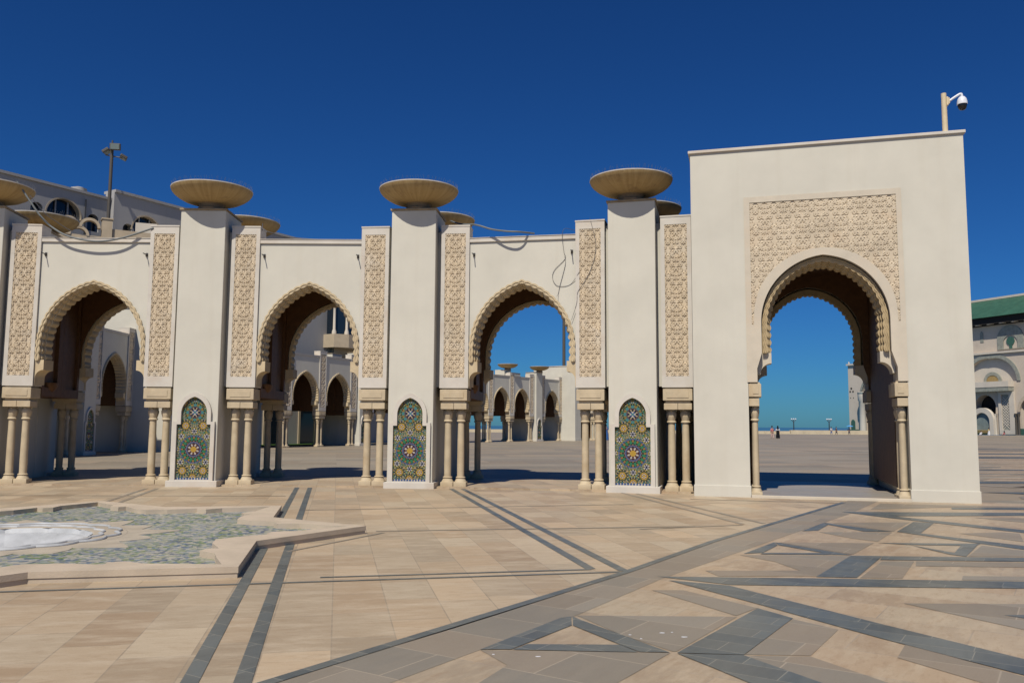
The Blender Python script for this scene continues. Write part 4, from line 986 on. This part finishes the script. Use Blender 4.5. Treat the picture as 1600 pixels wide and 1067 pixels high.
part('small_arch', MB().prism(arch2(-2.1, 14.1, 1.8, 14.2, 15.9), [], .7, .99).mesh('small_arch', 'gold'), mq)
A = [(p[0], p[1]) for p in [(x-2.1, z) for x, z in arch_pts(2.6, 14.2, 16.8, 20)]]; Bq = [(x-2.1, z) for x, z in arch_pts(1.8, 14.2, 15.9, 20)]
part('small_arch_frame', MB().band(A, Bq, .6, .99).mesh('small_arch_frame', 'jade'), mq)
A = [(x-1.9, z) for x, z in arch_pts(8.3, 14.2, 21.3, 30)]; Bq = [(x-1.9, z) for x, z in arch_pts(7.35, 14.2, 20.35, 30)]
part('great_arch_frame', MB().band(A, Bq, -.25, .2).mesh('great_arch_frame', 'jade'), mq)
for k, (zz, h_, pr) in enumerate([(21.6, .5, .5)]):
    mb = MB(); mb.box(-52.5, 60.3, -pr, 4, zz, zz+h_); part('cornice', mb.mesh('cornice', 'mosque2'), mq)
part('upper_wall', MB().box(-24, 60, .8, 40, 22.1, 29.6).mesh('upper_wall', 'mosque'), mq)
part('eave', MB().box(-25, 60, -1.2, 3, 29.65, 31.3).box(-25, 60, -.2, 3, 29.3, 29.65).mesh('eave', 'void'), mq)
mb = MB()
v = [(-25.5, -2.0, 31.4), (60, -2.0, 31.4), (60, 8, 37.6), (-25.5, 8, 37.6), (-25.5, 30, 31.4), (60, 30, 31.4)]
mb.add(v, [(0, 1, 2, 3), (3, 2, 5, 4), (0, 3, 4), (1, 5, 2), (0, 4, 5, 1)]); part('roof', mb.mesh('roof', 'greenroof'), mq)
part('ridge', MB().box(-25.5, 60, 7.5, 8.5, 37.4, 38.0).mesh('ridge', 'mosque2'), mq)
for k in range(-4, 14):
    u = -8.2+k*3.5
    if u < -23: continue
    part('merlon', MB().lathe([(.95, 29.5), (.9, 30.0), (.5, 30.5), (.05, 30.7)], u, -.2, 12).mesh('merlon', 'mosque2'), mq)
    if k != 3 and k != 4 and k < 12 and k not in (2,):
        part('wall_plaque', MB().prism([(u-.5, 25.0), (u+.5, 25.0), (u+.5, 27.5), (u, 28.1), (u-.5, 27.5)], [], .7, .81).mesh('wall_plaque', 'jade'), mq)
orn = part('ornament_arch', MB().prism(arch2(3.6, 22.6, 3.7, 25.3, 28.9, 20), [arch2(3.6, 22.7, 2.0, 24.3, 26.2, 14)], .55, .79).mesh('ornament_arch', 'jade'), mq)
part('keyhole', MB().prism([(3.2, 22.6)]+[(3.6+1.15*cos(t), 24.7+1.1*sin(t)) for t in np.linspace(-1.9-.0, -1.9-2*pi+.7, 18)]+[(4.0, 22.6)], [], .6, .79).mesh('keyhole', 'bronze_green'), orn)
part('balcony', MB().box(-12, 4.4, -2.2, .0, 12.6, 14.1).mesh('balcony', 'mosque2'), mq); part('balcony_band', MB().box(-12, 4.3, -2.1, 0, 11.5, 12.58).mesh('balcony_band', 'jade'), mq)
part('lattice_frame', MB().prism([(0.1, .2), (4.5, .2), (4.5, 11.4), (.1, 11.4)], [[(.9, 1.3), (3.1, 1.3), (3.1, 10.6), (.9, 10.6)]], -.5, 0).mesh('lattice_frame', 'mosque2'), mq)
mb = MB(); mb.box(.9, 3.1, -.12, -.01, 1.3, 10.6, 1)
for i in range(-3, 16):
    for s in (-1, 1):
        z = 1.3+i*.75; x0, z0, x1, z1 = .9, z, 3.1, z+2.2
        if s < 0: z0, z1 = z1, z0
        if min(z0, z1) < 1.3 or max(z0, z1) > 10.6: continue
        mb.prism([(x0, z0-.11), (x1, z1-.11), (x1, z1+.11), (x0, z0+.11)], [], -.22-.02*(s > 0), -.125)
part('lattice_panel', mb.mesh('lattice_panel', 'mosque2', 'jade'), mq)
nf = part('fountain_niche', MB().prism(arch2(-4.1, 0, 3.3, 4.0, 7.2, 16), [arch2(-4.1, .8, 2.2, 3.6, 5.9, 14)], -1.6, -.6).mesh('fountain_niche', 'mosque2'), mq)
part('niche_back', MB().prism(arch2(-4.1, .3, 2.3, 3.6, 6.0, 14), [], -.95, -.75).mesh('niche_back', 'titan'), nf)
part('niche_basin', MB().lathe([(1.2, 0), (2.0, .5), (2.2, 1.2), (2.0, 1.25)], -4.1, -1.7, 12).mesh('niche_basin', 'gold'), nf)
for u in (-.9, 4.9, 5.6): part('door_column', MB().lathe([(.35, 0), (.3, .5), (.22, 4.8), (.45, 5.6)], u, -.5, 10).mesh('door_column', 'bronze' if u > 4 else 'mosque2'), mq)
A = [(x+8.8, z) for x, z in arch_pts(3.6, 6.0, 11.0, 20)]; Bq = [(x+8.8, z) for x, z in arch_pts(2.9, 6.0, 10.0, 20)]
part('door_arch_frame', MB().band(A, Bq, -.3, .2).mesh('door_arch_frame', 'kerb'), mq)
part('green_dado', MB().box(4.4, 7.6, -.3, -.02, 0, 1.7).mesh('green_dado', 'bronze_green'), mq)
gd = part('side_door', MB().prism(arch2(-50.6, 1.2, .8, 3.3, 4.3, 10), [], -.2, -.01).mesh('side_door', 'bronze_green'), mq)
part('side_steps', MB().box(-52.2, -45.5, -1.2, -.01, 0, 1.15).mesh('side_steps', 'bronze_green'), mq)
A = [(x-44.2, z) for x, z in arch_pts(3.7, 9.5, 18.1, 20)]; Bq = [(x-44.2, z) for x, z in arch_pts(3.0, 9.5, 17.2, 20)]
part('side_arch_frame', MB().band(A, Bq, -.3, .2).mesh('side_arch_frame', 'jade'), mq)
part('side_arch_fill', MB().box(-47.6, -40.8, 1.2, 1.5, 8.5, 17.6).mesh('side_arch_fill', 'mosque2'), mq)
part('slit_window', MB().box(-47.3, -46.7, .7, 1.1, 1.5, 8.2).mesh('slit_window', 'void'), mq)
for (u, z, s) in [(-51.0, 14.2, .35), (-51.5, 13.2, .3), (-50.3, 13.2, .3), (-51.4, 11.2, .16), (-50.2, 11.2, .16)]:
    part('star_opening', MB().prism([(u+s*cos(k*pi/4), z+s*sin(k*pi/4)) for k in range(8)], [], -.06, .01).mesh('star_opening', 'void'), mq)
part('corner_pinnacle', MB().lathe([(.2, 22.1), (.25, 22.5), (.05, 22.9)], -52.0, .3, 8).mesh('corner_pinnacle', 'mosque2'), mq)
tw = part('round_turret', MB().lathe([(1.0, 0), (.95, 9.8), (1.25, 10.2), (1.3, 12.6), (1.1, 12.8)], -44.6, -2.2, 16).mesh('round_turret', 'mosque2'), mq)
part('turret_band', MB().lathe([(1.34, 12.2), (1.34, 12.7)], -44.6, -2.2, 16).mesh('turret_band', 'titan'), tw)

# ------------------------------------------------------------------ sea front
mb = MB(); mb.box(-420, 69.6, 211.9, 212.7, 0, .75, b=0); mb.box(69.6, 101, 211.7, 212.7, 0, .98); mb.box(-420, 101, 211.6, 212.8, -.1, .1)
for x in np.arange(60, 101, 3.2): mb.box(x, x+.25, 211.62, 211.9, .1, .7)
thing('parapet_wall', mb.mesh('parapet_wall', 'seawall'), 'low yellow stone parapet along the sea at the edge of the plaza', 'parapet')
mb = MB(); mb.add([(-30000, 214, -6), (30000, 214, -6), (30000, 45000, -6), (-30000, 45000, -6)], [(0, 1, 2, 3)]); structure('sea', mb.mesh('sea', 'sea'))
def lamp(x, label):
    r = empty('street_lamp', label, 'street lamp', T(x, 213.2, 0), 'lamps along the sea front')
    part('lamp_post', MB().lathe([(.22, -1), (.14, .5), (.11, 3.1)], 0, 0, 10).mesh('lamp_post', 'dark'), r)
    part('lamp_arms', MB().tube([(-.52, 0, 3.62), (-.3, 0, 3.2), (0, 0, 3.05), (.3, 0, 3.2), (.52, 0, 3.62)], .07).tube([(0, 0, 3.0), (0, 0, 3.6)], .07).mesh('lamp_arms', 'dark'), r)
    for dx in (-.5, 0, .5): part('lamp_globe', MB().lathe([(.05, 3.58), (.2, 3.68), (.2, 3.82), (.05, 3.92)], dx, 0, 10).mesh('lamp_globe', 'white'), r)
lamp(70.9, 'dark street lamp on the sea front, the one nearer the strolling pair')
lamp(79.8, 'dark street lamp on the sea front, the one nearer the mosque corner')

# ------------------------------------------------------------------ people
def skin_body(joints, edges, mat):
    bm = bmesh.new(); lay = bm.verts.layers.skin.verify(); vs = []
    for k, (p, r) in enumerate(joints):
        v = bm.verts.new(p); v[lay].radius = (r, r); v[lay].use_root = (k == 0); vs.append(v)
    for a, b_ in edges: bm.edges.new((vs[a], vs[b_]))
    me = bpy.data.meshes.new('tmp'); bm.to_mesh(me); bm.free()
    o = bpy.data.objects.new('tmp', me); col.objects.link(o); o.modifiers.new('s', 'SKIN'); m = o.modifiers.new('u', 'SUBSURF'); m.levels = 1
    dg = bpy.context.evaluated_depsgraph_get(); me2 = bpy.data.meshes.new_from_object(o.evaluated_get(dg)); bpy.data.objects.remove(o)
    me2.name = 'person_body'; me2.materials.clear(); me2.materials.append(M[mat])
    for p in me2.polygons: p.use_smooth = True
    return me2
def person(x, y, heading, label, top, bottom, hair='hair', sit=False, long=False, group=None, step=.16, scarf=False):
    r = empty('person', label, 'person', T(x, y, 0)@RZ(heading), group)
    zh = .93 if not sit else .22
    sh_ = zh+.5; hd = sh_+.30
    if sit: legs = [((.1, -.3, .42), .07), ((.1, -.5, .08), .05), ((.1, -.62, .05), .045), ((-.1, -.3, .42), .07), ((-.1, -.5, .08), .05), ((-.1, -.62, .05), .045)]
    else: legs = [((.1, -step*.6, .49), .07), ((.1, -step, .08), .045), ((.1, -step-.13, .04), .04), ((-.1, step*.3, .49), .07), ((-.1, step, .09), .045), ((-.1, step-.13, .05), .04)]
    J = [((0, 0, zh), .13), ((0, 0, zh+.25), .12), ((0, 0, sh_-.04), .14), ((0, 0, sh_+.08), .05), ((0, -.01, hd-.06), .085), ((0, -.01, hd+.08), .085)]+legs
    J += [((.2, 0, sh_-.02), .055), ((.25, .03, sh_-.29), .045), ((.24, -.08, sh_-.52), .034), ((.235, -.12, sh_-.64), .03), ((-.2, 0, sh_-.02), .055), ((-.25, -.03, sh_-.29), .045), ((-.24, .04, sh_-.52), .034), ((-.235, .02, sh_-.64), .03)]
    E_ = [(0, 1), (1, 2), (2, 3), (3, 4), (4, 5), (0, 6), (6, 7), (7, 8), (0, 9), (9, 10), (10, 11), (2, 12), (12, 13), (13, 14), (14, 15), (2, 16), (16, 17), (17, 18), (18, 19)]
    part('body', skin_body(J, E_, 'skin'), r)
    t_ = skin_body([((0, 0, zh-.02), .15), ((0, 0, zh+.25), .14), ((0, 0, sh_-.03), .16), ((.21, 0, sh_-.02), .075), ((.255, .03, sh_-.3), .062), ((-.21, 0, sh_-.02), .075), ((-.255, -.03, sh_-.3), .062)], [(0, 1), (1, 2), (2, 3), (3, 4), (2, 5), (5, 6)], top)
    part('top', t_, r)
    if long:
        part('robe', MB().lathe([(.30, .06), (.27, .4), (.22, zh-.1), (.18, zh+.1), (.17, zh+.3)], 0, 0, 16, lob=lambda k, a: .06*sin(6*a)).mesh('robe', bottom), r)
    else:
        part('trousers', skin_body([((0, 0, zh+.02), .15)]+[(p, rr+.018) for p, rr in (legs[0], legs[1], legs[3], legs[4])], [(0, 1), (1, 2), (0, 3), (3, 4)], bottom), r)
    prof = [(.03, hd+.17), (.085, hd+.13), (.105, hd+.04), (.10, hd-.06)]+([(.13, hd-.18), (.19, hd-.28)] if scarf else [(.085, hd-.1)])
    part('headscarf' if scarf else 'hair', MB().lathe(prof[::-1], 0, .02, 14).mesh('hair', hair), r)
    return r
person(37.6, 122.5, 20, 'person in a pink top and pale trousers strolling across the plaza', 'pink', 'pinkpale')
person(39.2, 125.0, 160, 'person in a black robe with white sleeves strolling beside the pink-clad one', 'whitec', 'blackc', 'blackc', long=True, scarf=True)
person(77.2, 205, 10, 'distant person in white by the sea parapet', 'whitec', 'bluec')
person(76.5, 200, 30, 'distant person in dark clothes by the sea parapet', 'navy', 'navy', 'hair')
pp = person(80.7, 203, 30, 'distant person in dark blue under a blue parasol near the mosque corner', 'bluec', 'navy')
ps = empty('parasol', 'small blue parasol held up near the mosque corner', 'parasol', T(80.9, 203.0, 0))
part('canopy', MB().lathe([(.85, 1.95), (.6, 2.12), (.02, 2.28)], 0, 0, 12, cap=False).mesh('canopy', 'parasol'), ps); part('stick', MB().tube([(0, 0, .9), (0, 0, 2.3)], .02).mesh('stick', 'dark'), ps)
person(11.2, 100.5, 40, 'person in bright blue standing behind the paired columns next to the gateway pier', 'bluec', 'bluec', long=True, scarf=False)
person(116.9, 201.5, 200, 'person in pink sitting on the ground before the mosque lattice panel', 'pink', 'pinkpale', 'blackc', sit=True, scarf=True)
person(118.3, 214, -60, 'person in white sitting by the mosque fountain niche', 'whitec', 'whitec', sit=True)
person(117.4, 215, -30, 'person in black standing by the mosque fountain niche', 'blackc', 'blackc', long=True, scarf=True, hair='blackc')
person(120.3, 214, 30, 'person in a yellow top and white skirt by the mosque fountain niche', 'yellowc', 'whitec', long=True)

# ------------------------------------------------------------------ light
SUN_EL, SUN_AZ = radians(53.5), radians(199)
w = bpy.data.worlds.new('World'); sc.world = w; w.use_nodes = True
nt = w.node_tree; bg = nt.nodes['Background']
sky = nt.nodes.new('ShaderNodeTexSky'); sky.sky_type = 'NISHITA'; sky.sun_disc = False; sky.sun_elevation = SUN_EL; sky.sun_rotation = SUN_AZ
sky.altitude = 0; sky.air_density = 1.0; sky.dust_density = .25; sky.ozone_density = 4.0
tint = nt.nodes.new('ShaderNodeMix'); tint.data_type = 'RGBA'; tint.blend_type = 'MULTIPLY'; tint.inputs[0].default_value = 1
nt.links.new(sky.outputs[0], tint.inputs[6]); tint.inputs[7].default_value = (.0092, .0272, .0608, 1)      # clear deep sky, away from the sun
gm = nt.nodes.new('ShaderNodeGamma'); gm.inputs[1].default_value = 1.2; nt.links.new(tint.outputs[2], gm.inputs[0])
k2 = nt.nodes.new('ShaderNodeMix'); k2.data_type = 'RGBA'; k2.blend_type = 'MULTIPLY'; k2.inputs[0].default_value = 1; k2.clamp_result = False
nt.links.new(gm.outputs[0], k2.inputs[6]); k2.inputs[7].default_value = (21.2, 17.4, 12.2, 1)
nt.links.new(k2.outputs[2], bg.inputs[0]); bg.inputs[1].default_value = .1
ld = bpy.data.lights.new('sun', 'SUN'); ld.energy = 4.0; ld.angle = radians(.55); ld.color = (1, .95, .87)
lo = bpy.data.objects.new('sun', ld); col.objects.link(lo)
d = Vector((-sin(SUN_AZ)*cos(SUN_EL), -cos(SUN_AZ)*cos(SUN_EL), -sin(SUN_EL)))
lo.rotation_euler = d.to_track_quat('-Z', 'Y').to_euler()

# ------------------------------------------------------------------ camera
f_ = 1320.; P = math.atan(131.5/1320); r_ = .0061
R_ = Vector((1, 0, 0)); U_ = Vector((0, -sin(P), cos(P))); Fw = Vector((0, cos(P), sin(P)))
X_ = R_*cos(r_)+U_*sin(r_); Y_ = -R_*sin(r_)+U_*cos(r_)
cd = bpy.data.cameras.new('camera'); co = bpy.data.objects.new('camera', cd); col.objects.link(co)
cd.sensor_width = 36; cd.lens = 36*f_/1600; cd.clip_end = 60000; cd.clip_start = .05
co.matrix_world = Matrix(((X_.x, Y_.x, -Fw.x, 0), (X_.y, Y_.y, -Fw.y, 0), (X_.z, Y_.z, -Fw.z, 1.65), (0, 0, 0, 1)))
sc.camera = co
sc.view_settings.view_transform = 'Standard'; sc.view_settings.look = 'None'; sc.view_settings.exposure = 0; sc.view_settings.gamma = 1
sc.render.film_transparent = False
sc.cycles.max_bounces = 5; sc.cycles.diffuse_bounces = 1; sc.cycles.glossy_bounces = 3
